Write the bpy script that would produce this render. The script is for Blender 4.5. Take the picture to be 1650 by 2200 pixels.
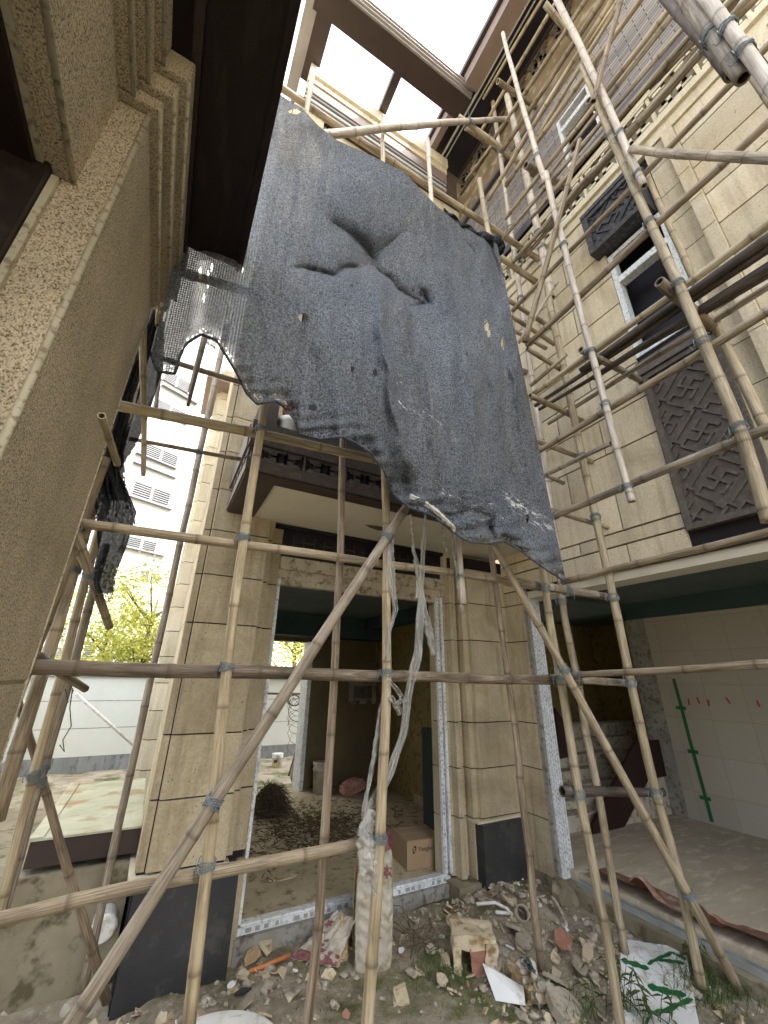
import bpy, math, random
from mathutils import Vector, Matrix, noise as mnoise
random.seed(7)
R_ = random.Random(11)
for o in list(bpy.data.objects): bpy.data.objects.remove(o)
sc = bpy.context.scene
col = sc.collection

# ---------------------------------------------------------------- camera
W0, H0, F0 = 1650.0, 2200.0, 852.236
AX = Vector((0.88044742, 0.19435813, 0.43247804))   # world axes seen in camera space (x right, y down, z forward)
AY = Vector((-0.47389625, 0.33124869, 0.81590235))
AZ = Vector((0.01531947, -0.92330884, 0.38375265))
CAM = Vector((0, 0, 1.5))
cd = bpy.data.cameras.new('camera'); cam = bpy.data.objects.new('camera', cd); col.objects.link(cam)
ex = Vector((AX.x, AY.x, AZ.x)); ey = Vector((AX.y, AY.y, AZ.y)); ez = Vector((AX.z, AY.z, AZ.z))
m = Matrix((ex, -ey, -ez)).transposed().to_4x4(); m.translation = CAM
cam.matrix_world = m
cd.sensor_fit = 'VERTICAL'; cd.sensor_height = 36; cd.lens = F0 / H0 * 36
cd.clip_start = 0.02; cd.clip_end = 400
sc.camera = cam
sc.render.resolution_x = 768; sc.render.resolution_y = 1024

# ---------------------------------------------------------------- light
SUN_EL = math.radians(48); SDIR = Vector((0.62, -0.78, 0)).normalized()   # towards the sun, on plan
w = bpy.data.worlds.new('World'); sc.world = w; w.use_nodes = True
nt = w.node_tree; nt.nodes.clear()
sky = nt.nodes.new('ShaderNodeTexSky'); sky.sky_type = 'NISHITA'; sky.sun_disc = False
sky.sun_elevation = SUN_EL; sky.sun_rotation = math.atan2(SDIR.x, SDIR.y)
sky.air_density = 1.0; sky.dust_density = 4.0; sky.ozone_density = 0.6
hs = nt.nodes.new('ShaderNodeHueSaturation'); hs.inputs['Saturation'].default_value = 0.34
bg = nt.nodes.new('ShaderNodeBackground'); bg.inputs['Strength'].default_value = 0.15
wo = nt.nodes.new('ShaderNodeOutputWorld')
nt.links.new(sky.outputs[0], hs.inputs['Color']); nt.links.new(hs.outputs[0], bg.inputs['Color']); nt.links.new(bg.outputs[0], wo.inputs['Surface'])
sd = bpy.data.lights.new('sun', 'SUN'); sd.energy = 2.6; sd.angle = math.radians(0.6); sd.color = (1, .95, .86)
so = bpy.data.objects.new('sun', sd); col.objects.link(so)
tow = Vector((SDIR.x*math.cos(SUN_EL), SDIR.y*math.cos(SUN_EL), math.sin(SUN_EL)))
so.rotation_euler = tow.to_track_quat('Z', 'Y').to_euler(); so.location = (5, -5, 20)
vs = sc.view_settings
vs.view_transform = 'Standard'; vs.look = 'None'; vs.gamma = 1; vs.exposure = 2.7; vs.use_curve_mapping = False
try:
    sc.cycles.max_bounces = 8; sc.cycles.diffuse_bounces = 5; sc.cycles.transparent_max_bounces = 16
except Exception: pass

# ---------------------------------------------------------------- measuring helpers (a pixel of the 1650x2200 photo cast onto a plane of the place)
def ray(px, py):
    c = Vector((px-W0/2, py-H0/2, F0)); return Vector((AX.dot(c), AY.dot(c), AZ.dot(c)))
def onY(px, py, y): d = ray(px, py); return CAM + d*(y/d.y)
def onX(px, py, x): d = ray(px, py); return CAM + d*(x/d.x)
def onZ(px, py, z): d = ray(px, py); return CAM + d*((z-CAM.z)/d.z)
def onP(px, py, P, N): d = ray(px, py); return CAM + d*((P-CAM).dot(N)/d.dot(N))

# ---------------------------------------------------------------- mesh helpers
class MB:
    def __init__(s): s.v = []; s.f = []; s.uv = []; s.smooth = []; s.mi = []
    def add(s, vs_, fs, uvs=None, smooth=False, mi=0):
        b = len(s.v); s.v += [tuple(p) for p in vs_]
        for k, f in enumerate(fs):
            s.f.append(tuple(b+i for i in f)); s.smooth.append(smooth); s.mi.append(mi)
            s.uv.append(uvs[k] if uvs else None)
        return s
    def box(s, x0, x1, y0, y1, z0, z1, mi=0):
        if x0 > x1: x0, x1 = x1, x0
        if y0 > y1: y0, y1 = y1, y0
        if z0 > z1: z0, z1 = z1, z0
        return s.add([(x0,y0,z0),(x1,y0,z0),(x1,y1,z0),(x0,y1,z0),(x0,y0,z1),(x1,y0,z1),(x1,y1,z1),(x0,y1,z1)],
                     [(0,3,2,1),(4,5,6,7),(0,1,5,4),(1,2,6,5),(2,3,7,6),(3,0,4,7)], mi=mi)
    def obox(s, c, u, v, w_, hu, hv, hw):
        c = Vector(c); P = []
        for sw in (-1, 1):
            for (su, sv) in ((-1,-1),(1,-1),(1,1),(-1,1)):
                P.append(c + u*hu*su + v*hv*sv + w_*hw*sw)
        fs = [(0,3,2,1),(4,5,6,7),(0,1,5,4),(1,2,6,5),(2,3,7,6),(3,0,4,7)]
        if u.cross(v).dot(w_) < 0: fs = [f[::-1] for f in fs]
        return s.add(P, fs)
    def prism(s, poly, z0, z1, axis='z'):
        n = len(poly)
        def T(a, b, c):
            return (a, b, c) if axis == 'z' else ((c, a, b) if axis == 'x' else (a, c, b))
        P = [T(a, b, z0) for a, b in poly] + [T(a, b, z1) for a, b in poly]
        fs = [tuple(range(n))[::-1], tuple(range(n, 2*n))] + [(i, (i+1) % n, n+(i+1) % n, n+i) for i in range(n)]
        area = sum(poly[i][0]*poly[(i+1) % n][1]-poly[(i+1) % n][0]*poly[i][1] for i in range(n))
        flip = (area < 0) != (axis == 'y') != (z1 < z0)
        if flip: fs = [f[::-1] for f in fs]
        return s.add(P, fs)
    def tube(s, pts, rad, n=10, caps=True, smooth=True, uvs=False):
        pts = [Vector(p) for p in pts]; k = len(pts)
        if not hasattr(rad, '__len__'): rad = [rad]*k
        d = (pts[-1]-pts[0]); d = d if d.length > 1e-6 else Vector((0,0,1))
        ref = Vector((0,0,1)) if abs(d.normalized().z) < .9 else Vector((1,0,0))
        vs_ = []; L = 0; ls = []
        for i in range(k):
            t = (pts[min(i+1,k-1)]-pts[max(i-1,0)])
            if t.length < 1e-9: t = d
            t.normalize()
            a = t.cross(ref)
            if a.length < 1e-4: a = t.cross(Vector((0.3,1,0.2)))
            a.normalize(); b = t.cross(a).normalized()
            if i: L += (pts[i]-pts[i-1]).length
            ls.append(L)
            for j in range(n):
                an = 2*math.pi*j/n; vs_.append(pts[i]+(a*math.cos(an)+b*math.sin(an))*rad[i])
        fs = []; uv = []
        for i in range(k-1):
            for j in range(n):
                j2 = (j+1) % n
                fs.append((i*n+j, i*n+j2, (i+1)*n+j2, (i+1)*n+j))
                uv.append(((j/n, ls[i]),((j+1)/n, ls[i]),((j+1)/n, ls[i+1]),(j/n, ls[i+1])))
        s.add(vs_, fs, uv, smooth)
        if caps:
            b = len(s.v)-len(vs_)
            for f in (tuple(range(b, b+n))[::-1], tuple(range(b+(k-1)*n, b+k*n))):
                s.f.append(f); s.uv.append(None); s.smooth.append(False); s.mi.append(0)
        return s
    def grid(s, fn, nu, nv, smooth=True, skip=None, uvfn=None):
        b = len(s.v)
        for j in range(nv+1):
            for i in range(nu+1): s.v.append(tuple(fn(i/nu, j/nv)))
        for j in range(nv):
            for i in range(nu):
                if skip and skip((i+.5)/nu, (j+.5)/nv): continue
                a = b+j*(nu+1)+i
                s.f.append((a, a+1, a+nu+2, a+nu+1)); s.smooth.append(smooth); s.mi.append(0)
                s.uv.append(((i/nu,j/nv),((i+1)/nu,j/nv),((i+1)/nu,(j+1)/nv),(i/nu,(j+1)/nv)))
        return s
    def build(s, name, mat, parent=None, origin=None, bevel=0):
        me = bpy.data.meshes.new(name)
        if origin is None and not parent and s.v:
            xs = [p[0] for p in s.v]; ys = [p[1] for p in s.v]; zs = [p[2] for p in s.v]
            origin = ((min(xs)+max(xs))/2, (min(ys)+max(ys))/2, min(zs))
        O = Vector(origin) if origin is not None else Vector((0,0,0))
        if parent is not None: O = Vector((0,0,0))
        base = parent.matrix_world.translation if parent is not None else O
        if parent is not None: base = wloc(parent)
        me.from_pydata([(p[0]-base[0], p[1]-base[1], p[2]-base[2]) for p in s.v], [], s.f)
        uvl = me.uv_layers.new(name='UVMap'); k = 0
        data = [0.0]*(2*len(me.loops))
        for fi, f in enumerate(s.f):
            u = s.uv[fi]
            for q in range(len(f)):
                if u: data[2*k] = u[q][0]; data[2*k+1] = u[q][1]
                k += 1
        uvl.data.foreach_set('uv', data)
        me.polygons.foreach_set('use_smooth', s.smooth)
        mats = mat if isinstance(mat, (list, tuple)) else [mat]
        for mm in mats: me.materials.append(mm)
        me.polygons.foreach_set('material_index', s.mi)
        me.update()
        o = bpy.data.objects.new(name, me); col.objects.link(o)
        if parent is not None: o.parent = parent
        else: o.location = O
        if bevel:
            bm_ = o.modifiers.new('bevel', 'BEVEL'); bm_.width = bevel; bm_.segments = 2; bm_.limit_method = 'ANGLE'
        return o
def wloc(o):
    v = Vector((0,0,0))
    while o is not None: v += o.location; o = o.parent
    return v
def tag(o, label=None, cat=None, group=None, kind=None):
    if label: o['label'] = label
    if cat: o['category'] = cat
    if group: o['group'] = group
    if kind: o['kind'] = kind
    return o
def thing(name, label, cat, loc=(0,0,0), group=None):
    o = bpy.data.objects.new(name, None); col.objects.link(o); o.location = loc; o.empty_display_size = .1
    return tag(o, label, cat, group)
def rim(pts, n):  # resample polyline
    out = []
    L = [0]
    for a, b in zip(pts, pts[1:]): L.append(L[-1]+(Vector(b)-Vector(a)).length)
    for i in range(n+1):
        t = L[-1]*i/n
        k = max(0, min(len(pts)-2, next((j for j in range(len(L)-1) if L[j+1] >= t), len(pts)-2)))
        f = (t-L[k])/max(1e-9, L[k+1]-L[k]); out.append(Vector(pts[k]).lerp(Vector(pts[k+1]), f))
    return out

# ---------------------------------------------------------------- materials
def M(name):
    m = bpy.data.materials.new(name); m.use_nodes = True
    nt = m.node_tree; b = nt.nodes['Principled BSDF']; return m, nt, b
def N(nt, t, **k):
    n = nt.nodes.new(t)
    for a, v in k.items():
        if a.startswith('i_'): n.inputs[a[2:].replace('_', ' ')].default_value = v
        else: setattr(n, a, v)
    return n
def coords(nt, scale=(1,1,1), kind='Object', rot=(0,0,0)):
    tc = N(nt, 'ShaderNodeTexCoord'); mp = N(nt, 'ShaderNodeMapping')
    mp.inputs['Scale'].default_value = scale; mp.inputs['Rotation'].default_value = rot
    nt.links.new(tc.outputs[kind], mp.inputs['Vector']); return mp.outputs[0]
def ramp(nt, fac, stops):
    r = N(nt, 'ShaderNodeValToRGB'); e = r.color_ramp.elements
    while len(e) < len(stops): e.new(.5)
    for k, (p, c) in enumerate(stops): e[k].position = p; e[k].color = (*c, 1) if len(c) == 3 else c
    nt.links.new(fac, r.inputs[0]); return r.outputs[0]
def noise(nt, vec, sc_, det=4, rough=.55, dist=0):
    n = N(nt, 'ShaderNodeTexNoise'); n.inputs['Scale'].default_value = sc_; n.inputs['Detail'].default_value = det
    n.inputs['Roughness'].default_value = rough; n.inputs['Distortion'].default_value = dist
    nt.links.new(vec, n.inputs['Vector']); return n.outputs['Fac']
def mix(nt, fac, a, b, mode='MIX'):
    n = N(nt, 'ShaderNodeMix'); n.data_type = 'RGBA'; n.blend_type = mode
    for s_, v in ((0, fac), (6, a), (7, b)):
        if isinstance(v, (int, float)): n.inputs[s_].default_value = v
        elif isinstance(v, tuple): n.inputs[s_].default_value = (*v, 1) if len(v) == 3 else v
        else: nt.links.new(v, n.inputs[s_])
    return n.outputs[2]
def bump(nt, b, h, strength=.3, dist=.01):
    n = N(nt, 'ShaderNodeBump'); n.inputs['Strength'].default_value = strength; n.inputs['Distance'].default_value = dist
    nt.links.new(h, n.inputs['Height']); nt.links.new(n.outputs[0], b.inputs['Normal'])
def mottled(name, c1, c2, s=6, rough=.8, c3=None, s3=40, bmp=.2, stretch=(1,1,1), metal=0, spec=.3, bs=None):
    m, nt, b = M(name); v = coords(nt, stretch)
    c = ramp(nt, noise(nt, v, s, 6, .6), [(.3, c1), (.7, c2)])
    if c3:
        c = mix(nt, ramp(nt, noise(nt, v, s3, 3, .6), [(.52, (0,0,0)), (.66, (1,1,1))]), c, c3)
    nt.links.new(c, b.inputs['Base Color']); b.inputs['Roughness'].default_value = rough; b.inputs['Metallic'].default_value = metal
    b.inputs['Specular IOR Level'].default_value = spec
    if bmp: bump(nt, b, noise(nt, v, bs or s*6, 5, .65), bmp, .01)
    return m
def stone(name, c1, c2, c3, pit=1.0, streak=1.0):
    m, nt, b = M(name); v = coords(nt)
    vs_ = coords(nt, (9, 9, .7))
    c = ramp(nt, noise(nt, v, 2.2, 7, .62, .4), [(.28, c1), (.5, c2), (.72, c3)])
    st = ramp(nt, noise(nt, vs_, 1.6, 5, .65), [(.5, (1,1,1)), (.75, (.55,.52,.48))])
    c = mix(nt, .8*streak, c, st, 'MULTIPLY')
    pt = N(nt, 'ShaderNodeTexVoronoi'); pt.inputs['Scale'].default_value = 42
    nt.links.new(coords(nt, (1,1,.7)), pt.inputs['Vector'])
    gate = ramp(nt, noise(nt, v, 9, 3), [(.5, (0,0,0)), (.62, (1,1,1))])
    pm = ramp(nt, pt.outputs['Distance'], [(.0, (1,1,1)), (.12, (1,1,1)), (.2, (0,0,0))])
    pm = mix(nt, 1.0, pm, gate, 'MULTIPLY')
    c = mix(nt, pm, c, tuple(x*.55 for x in c1)) if pit else c
    ge = N(nt, 'ShaderNodeNewGeometry'); c = mix(nt, 1, c, ramp(nt, ge.outputs['Random Per Island'], [(0, (.86,.85,.83)), (.5, (1,.99,.97)), (1, (1.07,1.06,1.05))]), 'MULTIPLY')
    fine = ramp(nt, noise(nt, v, 70, 3, .7), [(.3, (.8,.8,.8)), (.7, (1.1,1.1,1.1))])
    c = mix(nt, .9, c, fine, 'MULTIPLY')
    nt.links.new(c, b.inputs['Base Color']); b.inputs['Roughness'].default_value = .85; b.inputs['Specular IOR Level'].default_value = .25
    h = mix(nt, .5, noise(nt, v, 60, 4, .7), pm, 'SUBTRACT')
    bump(nt, b, h, .25, .006); return m
MT = {}
MT['stone'] = stone('sandstone cladding', (.30,.25,.165), (.44,.375,.255), (.52,.46,.34))
MT['stone_light'] = stone('pale sandstone wall', (.45,.385,.26), (.58,.505,.365), (.63,.575,.45), .3, .8)
MT['stone_trim'] = stone('pale stone trim', (.50,.45,.335), (.60,.55,.42), (.66,.61,.50), .3, .6)
MT['frieze'] = mottled('weathered shaded frieze', (.11,.08,.04), (.20,.15,.085), 3, .9, (.30,.25,.17), 6, .3)  # tan base darkened to carry the eave's shade; paler patches are weathering
MT['joint'] = mottled('dark joint', (.012,.009,.012), (.02,.016,.02), 5, .9, bmp=0)
MT['dark_stone'] = mottled('charcoal stone', (.022,.023,.026), (.045,.045,.046), 2.2, .6, (.060,.060,.058), 9, .1)
MT['concrete'] = mottled('weathered concrete', (.17,.145,.095), (.30,.265,.19), 3, .9, (.10,.085,.05), 9, .4)
MT['grey_concrete'] = mottled('grey mortar', (.20,.195,.17), (.33,.32,.29), 5, .9, (.13,.12,.10), 22, .4)
MT['brown_metal'] = mottled('dark brown aluminium', (.038,.026,.023), (.055,.038,.034), 3, .42, bmp=.02)
MT['brown_light'] = mottled('brown painted fascia', (.17,.125,.11), (.22,.165,.145), 3, .5, bmp=.02)
MT['eave_brown'] = mottled('dark red brown eave board', (.014,.008,.007), (.024,.014,.012), 4, .5, (.03,.02,.017), 20, .05, (1,.2,1))
MT['gutter'] = mottled('light brown grey gutter', (.30,.28,.27), (.38,.355,.345), 3, .35, bmp=.02, metal=.3)
MT['black_metal'] = mottled('near black eave board', (.010,.009,.014), (.016,.014,.02), 3, .6, bmp=.02)
MT['bronze'] = mottled('bronze cast panel', (.075,.062,.053), (.11,.092,.077), 5, .6, (.13,.115,.10), 28, .2)
MT['bronze_light'] = mottled('worn bronze fret', (.10,.085,.075), (.15,.13,.115), 5, .6, (.2,.18,.16), 28, .2)
MT['slate'] = mottled('blue grey cast panel', (.035,.037,.045), (.055,.056,.065), 5, .6, (.10,.10,.10), 30, .2)
MT['slate_band'] = mottled('violet grey band', (.075,.07,.08), (.105,.10,.115), 4, .7, bmp=.1)
MT['white_frame'] = mottled('film wrapped white frame', (.52,.55,.57), (.74,.77,.78), 9, .4, (.34,.35,.35), 40, .3)
MT['plaster'] = mottled('old plaster lintel', (.40,.36,.28), (.56,.51,.41), 7, .9, (.20,.16,.10), 16, .5)
MT['white_soffit'] = mottled('cream soffit plaster', (.50,.47,.38), (.58,.54,.45), 3, .9, bmp=.1)
MT['ceiling'] = mottled('teal waterproofed ceiling', (.07,.095,.09), (.10,.13,.12), 1.5, .8, bmp=.1)
MT['teal_beam'] = mottled('dark teal beam', (.03,.055,.056), (.045,.075,.077), 3, .8, bmp=.1)
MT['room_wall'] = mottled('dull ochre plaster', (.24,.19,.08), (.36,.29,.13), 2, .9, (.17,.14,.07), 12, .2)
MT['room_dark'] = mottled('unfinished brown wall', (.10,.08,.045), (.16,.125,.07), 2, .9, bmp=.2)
MT['dust_floor'] = mottled('dusty screed floor', (.36,.30,.19), (.52,.45,.32), 3, .95, (.22,.17,.10), 11, .3)
MT['grey_floor'] = mottled('dust covered floor sheet', (.37,.31,.225), (.48,.41,.31), 2, .95, (.54,.48,.385), 5, .2, (1,3,1))
MT['garden_wall'] = mottled('off white garden wall paint', (.50,.52,.48), (.58,.60,.55), 1.2, .9, (.54,.55,.50), 4, .1)
MT['garden_base'] = mottled('grey wall plinth', (.17,.18,.18), (.26,.27,.27), 4, .9, (.12,.125,.12), 14, .1, (1,1,.4))
MT['render_white'] = mottled('white facade paint', (.30,.30,.295), (.36,.36,.355), 1, .8, bmp=0)
MT['louvre'] = mottled('grey louvre metal', (.09,.095,.10), (.12,.125,.135), 2, .6, bmp=0)
MT['white_pvc'] = mottled('white plastic', (.62,.63,.60), (.74,.74,.71), 8, .4, (.45,.42,.34), 14, .1)
MT['tie'] = mottled('pale blue plastic tie', (.12,.155,.17), (.22,.27,.29), 60, .5, bmp=.3)
MT['rope'] = mottled('dark wire', (.02,.02,.02), (.05,.04,.03), 30, .7, bmp=.1)
MT['print'] = mottled('faded grey print', (.22,.225,.23), (.34,.345,.35), 40, .7, bmp=0)
MT['orange'] = mottled('orange conduit', (.50,.17,.06), (.58,.22,.09), 8, .5, bmp=.05)
MT['carton'] = mottled('brown cardboard', (.27,.19,.11), (.34,.245,.15), 4, .85, bmp=.05)
MT['ink'] = mottled('dark brown ink', (.04,.025,.015), (.05,.03,.02), 4, .8, bmp=0)
MT['maroon'] = mottled('maroon print', (.14,.045,.05), (.24,.11,.11), 30, .7, bmp=.1)
MT['red'] = mottled('red paint', (.38,.05,.03), (.45,.07,.04), 9, .6, bmp=.05)
MT['red_board'] = mottled('dark red board', (.020,.009,.008), (.034,.014,.012), 5, .5, bmp=.05)
MT['green_tape'] = mottled('green tape', (.012,.10,.035), (.03,.15,.06), 30, .35, bmp=.1)
MT['bag'] = mottled('dusty woven sack', (.33,.30,.24), (.50,.46,.385), 9, .8, (.30,.25,.17), 14, .4)
MT['bag_side'] = mottled('tan paper sack', (.36,.26,.14), (.48,.36,.21), 7, .85, (.24,.16,.08), 20, .4, (1,1,6))
MT['cloth'] = mottled('dirty red brown felt', (.13,.055,.035), (.26,.15,.10), 4, .95, (.34,.26,.20), 8, .3)
MT['steel'] = mottled('galvanised channel', (.34,.37,.36), (.48,.51,.50), 10, .45, metal=.5, bmp=.05)
MT['brick'] = mottled('broken red brick', (.26,.12,.08), (.38,.20,.14), 10, .9, (.42,.34,.25), 9, .6)
MT['rubble'] = mottled('plaster rubble', (.26,.22,.165), (.50,.45,.37), 7, .95, (.15,.12,.085), 16, .6)
MT['block'] = mottled('mortar crusted block', (.42,.34,.22), (.60,.52,.38), 8, .95, (.25,.16,.07), 12, .8)
MT['glaze'] = mottled('broken white tile', (.64,.65,.64), (.74,.75,.74), 6, .35, (.5,.48,.42), 15, .05)
MT['twig'] = mottled('dead twigs', (.06,.047,.028), (.15,.115,.065), 20, .95, bmp=.2)
MT['leafdry'] = mottled('dry leaf litter', (.14,.10,.05), (.28,.20,.10), 20, .95, bmp=.1)
MT['grass'] = mottled('weeds', (.05,.085,.02), (.13,.16,.045), 3, .8, bmp=0)
MT['trunk'] = mottled('tree bark', (.07,.055,.04), (.13,.10,.075), 20, .95, bmp=.5)
def leafmat(name, a, b_):
    m, nt, b = M(name); c = ramp(nt, noise(nt, coords(nt), 1.6, 3), [(.3, a), (.7, b_)])
    nt.links.new(c, b.inputs['Base Color']); b.inputs['Roughness'].default_value = .6
    tr = N(nt, 'ShaderNodeBsdfTranslucent'); nt.links.new(c, tr.inputs['Color'])
    mx = N(nt, 'ShaderNodeMixShader'); mx.inputs[0].default_value = .35
    nt.links.new(b.outputs[0], mx.inputs[1]); nt.links.new(tr.outputs[0], mx.inputs[2])
    nt.links.new(mx.outputs[0], nt.nodes['Material Output'].inputs['Surface']); return m
MT['leaf'] = leafmat('sunlit maple leaves', (.22,.26,.04), (.46,.44,.09))
MT['leaf2'] = leafmat('dark shrub leaves', (.05,.10,.015), (.16,.22,.03))
MT['weed'] = leafmat('weed blades', (.04,.08,.02), (.11,.16,.04))
def granite():
    m, nt, b = M('speckled granite'); v = coords(nt, (1,1,.75))
    vo = N(nt, 'ShaderNodeTexNoise'); vo.inputs['Scale'].default_value = 230; vo.inputs['Detail'].default_value = 3; vo.inputs['Roughness'].default_value = .6
    nt.links.new(v, vo.inputs['Vector'])
    c = ramp(nt, vo.outputs['Fac'], [(.36, (.12,.095,.07)), (.43, (.37,.315,.225)), (.53, (.54,.475,.355)), (.7, (.66,.60,.47))])
    big = ramp(nt, noise(nt, v, 3, 4), [(.35, (.82,.80,.76)), (.65, (1.08,1.05,1))])
    c = mix(nt, 1, c, big, 'MULTIPLY')
    nt.links.new(c, b.inputs['Base Color']); b.inputs['Roughness'].default_value = .75; b.inputs['Specular IOR Level'].default_value = .3
    bump(nt, b, vo.outputs['Fac'], .8, .006); return m
MT['granite'] = granite()
MT['granite_edge'] = mottled('smooth granite arris', (.40,.37,.27), (.50,.46,.35), 14, .8, (.24,.19,.13), 50, .2)
def brickmat():
    m, nt, b = M('grey strip brick')
    v = coords(nt, (1,1,1))
    cx = N(nt, 'ShaderNodeSeparateXYZ'); nt.links.new(v, cx.inputs[0])
    cb = N(nt, 'ShaderNodeCombineXYZ'); nt.links.new(cx.outputs['Y'], cb.inputs['X']); nt.links.new(cx.outputs['Z'], cb.inputs['Y'])
    br = N(nt, 'ShaderNodeTexBrick'); nt.links.new(cb.outputs[0], br.inputs['Vector'])
    br.inputs['Scale'].default_value = 1; br.inputs['Brick Width'].default_value = .21; br.inputs['Row Height'].default_value = .052
    br.inputs['Mortar Size'].default_value = .0045; br.inputs['Mortar Smooth'].default_value = .2
    br.inputs['Color1'].default_value = (.17,.155,.15,1); br.inputs['Color2'].default_value = (.30,.27,.245,1); br.inputs['Mortar'].default_value = (.045,.042,.045,1)
    c = mix(nt, .8, br.outputs['Color'], ramp(nt, noise(nt, v, 3, 5), [(.3,(.8,.8,.82)),(.7,(1.15,1.1,1.05))]), 'MULTIPLY')
    nt.links.new(c, b.inputs['Base Color']); b.inputs['Roughness'].default_value = .8
    n = N(nt, 'ShaderNodeMath', operation='SUBTRACT'); n.inputs[0].default_value = 1; nt.links.new(br.outputs['Fac'], n.inputs[1])
    bump(nt, b, n.outputs[0], .6, .006); return m
MT['strip_brick'] = brickmat()
def tilemat():
    m, nt, b = M('large wall tiles'); v = coords(nt)
    cx = N(nt, 'ShaderNodeSeparateXYZ'); nt.links.new(v, cx.inputs[0])
    cb = N(nt, 'ShaderNodeCombineXYZ'); nt.links.new(cx.outputs['Y'], cb.inputs['X']); nt.links.new(cx.outputs['Z'], cb.inputs['Y'])
    br = N(nt, 'ShaderNodeTexBrick'); nt.links.new(cb.outputs[0], br.inputs['Vector']); br.offset = 0
    br.inputs['Scale'].default_value = 1; br.inputs['Brick Width'].default_value = .37; br.inputs['Row Height'].default_value = .37
    br.inputs['Mortar Size'].default_value = .0015; br.inputs['Mortar Smooth'].default_value = .1
    br.inputs['Color1'].default_value = (.36,.33,.27,1); br.inputs['Color2'].default_value = (.39,.36,.30,1); br.inputs['Mortar'].default_value = (.2,.18,.14,1)
    nt.links.new(br.outputs['Color'], b.inputs['Base Color']); b.inputs['Roughness'].default_value = .45; return m
MT['wall_tile'] = tilemat()
def bamboo_mat(name, c1, c2, c3, dirt=.5):
    m, nt, b = M(name)
    uv = coords(nt, (1,1,1), 'UV'); oi = N(nt, 'ShaderNodeObjectInfo')
    ad = N(nt, 'ShaderNodeVectorMath', operation='ADD'); nt.links.new(uv, ad.inputs[0])
    cb = N(nt, 'ShaderNodeCombineXYZ'); mu = N(nt, 'ShaderNodeMath', operation='MULTIPLY'); mu.inputs[1].default_value = 53
    nt.links.new(oi.outputs['Random'], mu.inputs[0]); nt.links.new(mu.outputs[0], cb.inputs['Z']); nt.links.new(cb.outputs[0], ad.inputs[1])
    def sc_(s3):
        mp = N(nt, 'ShaderNodeMapping'); mp.inputs['Scale'].default_value = s3; nt.links.new(ad.outputs[0], mp.inputs[0]); return mp.outputs[0]
    big = noise(nt, sc_((1.5, 2.2, 1)), 1.6, 5, .6, .4); fib = noise(nt, sc_((28, 1.6, 1)), 1.5, 4, .6)
    c = ramp(nt, big, [(.3, c1), (.52, c2), (.72, c3)])
    c = mix(nt, .75, c, ramp(nt, fib, [(.3, (.62,.6,.56)), (.65, (1.15,1.15,1.12))]), 'MULTIPLY')
    pat = ramp(nt, noise(nt, sc_((4, 2.6, 1)), 1.7, 7, .72, .9), [(.47, (0,0,0)), (.60, (1,1,1))])
    c = mix(nt, mix(nt, dirt, (0,0,0), pat), c, (.055,.038,.026))
    at = N(nt, 'ShaderNodeAttribute', attribute_name='node')
    c = mix(nt, at.outputs['Fac'], c, (.06,.04,.022))
    rv = ramp(nt, oi.outputs['Random'], [(0, (.8,.78,.76)), (1, (1.14,1.12,1.1))])
    c = mix(nt, 1, c, rv, 'MULTIPLY')
    nt.links.new(c, b.inputs['Base Color']); b.inputs['Roughness'].default_value = .55; b.inputs['Specular IOR Level'].default_value = .35
    bump(nt, b, fib, .25, .003); return m
BAM = dict(
    yellow=bamboo_mat('yellow bamboo', (.23,.185,.115), (.40,.34,.23), (.50,.445,.33), .38),
    tan=bamboo_mat('tan bamboo', (.18,.145,.10), (.34,.285,.20), (.46,.40,.30), .55),
    grey=bamboo_mat('weathered bamboo', (.17,.145,.115), (.32,.28,.22), (.46,.42,.36), .6),
    stained=bamboo_mat('brown black stained bamboo', (.07,.055,.042), (.17,.14,.105), (.34,.295,.235), .8),
    pale=bamboo_mat('sun bleached bamboo', (.33,.285,.24), (.50,.45,.395), (.62,.575,.52), .22),
    dark=bamboo_mat('dark stained and shaded bamboo', (.035,.03,.027), (.085,.07,.06), (.18,.155,.13), .5),
    brown=bamboo_mat('brown bamboo', (.13,.105,.075), (.27,.215,.155), (.40,.34,.26), .65))
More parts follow.
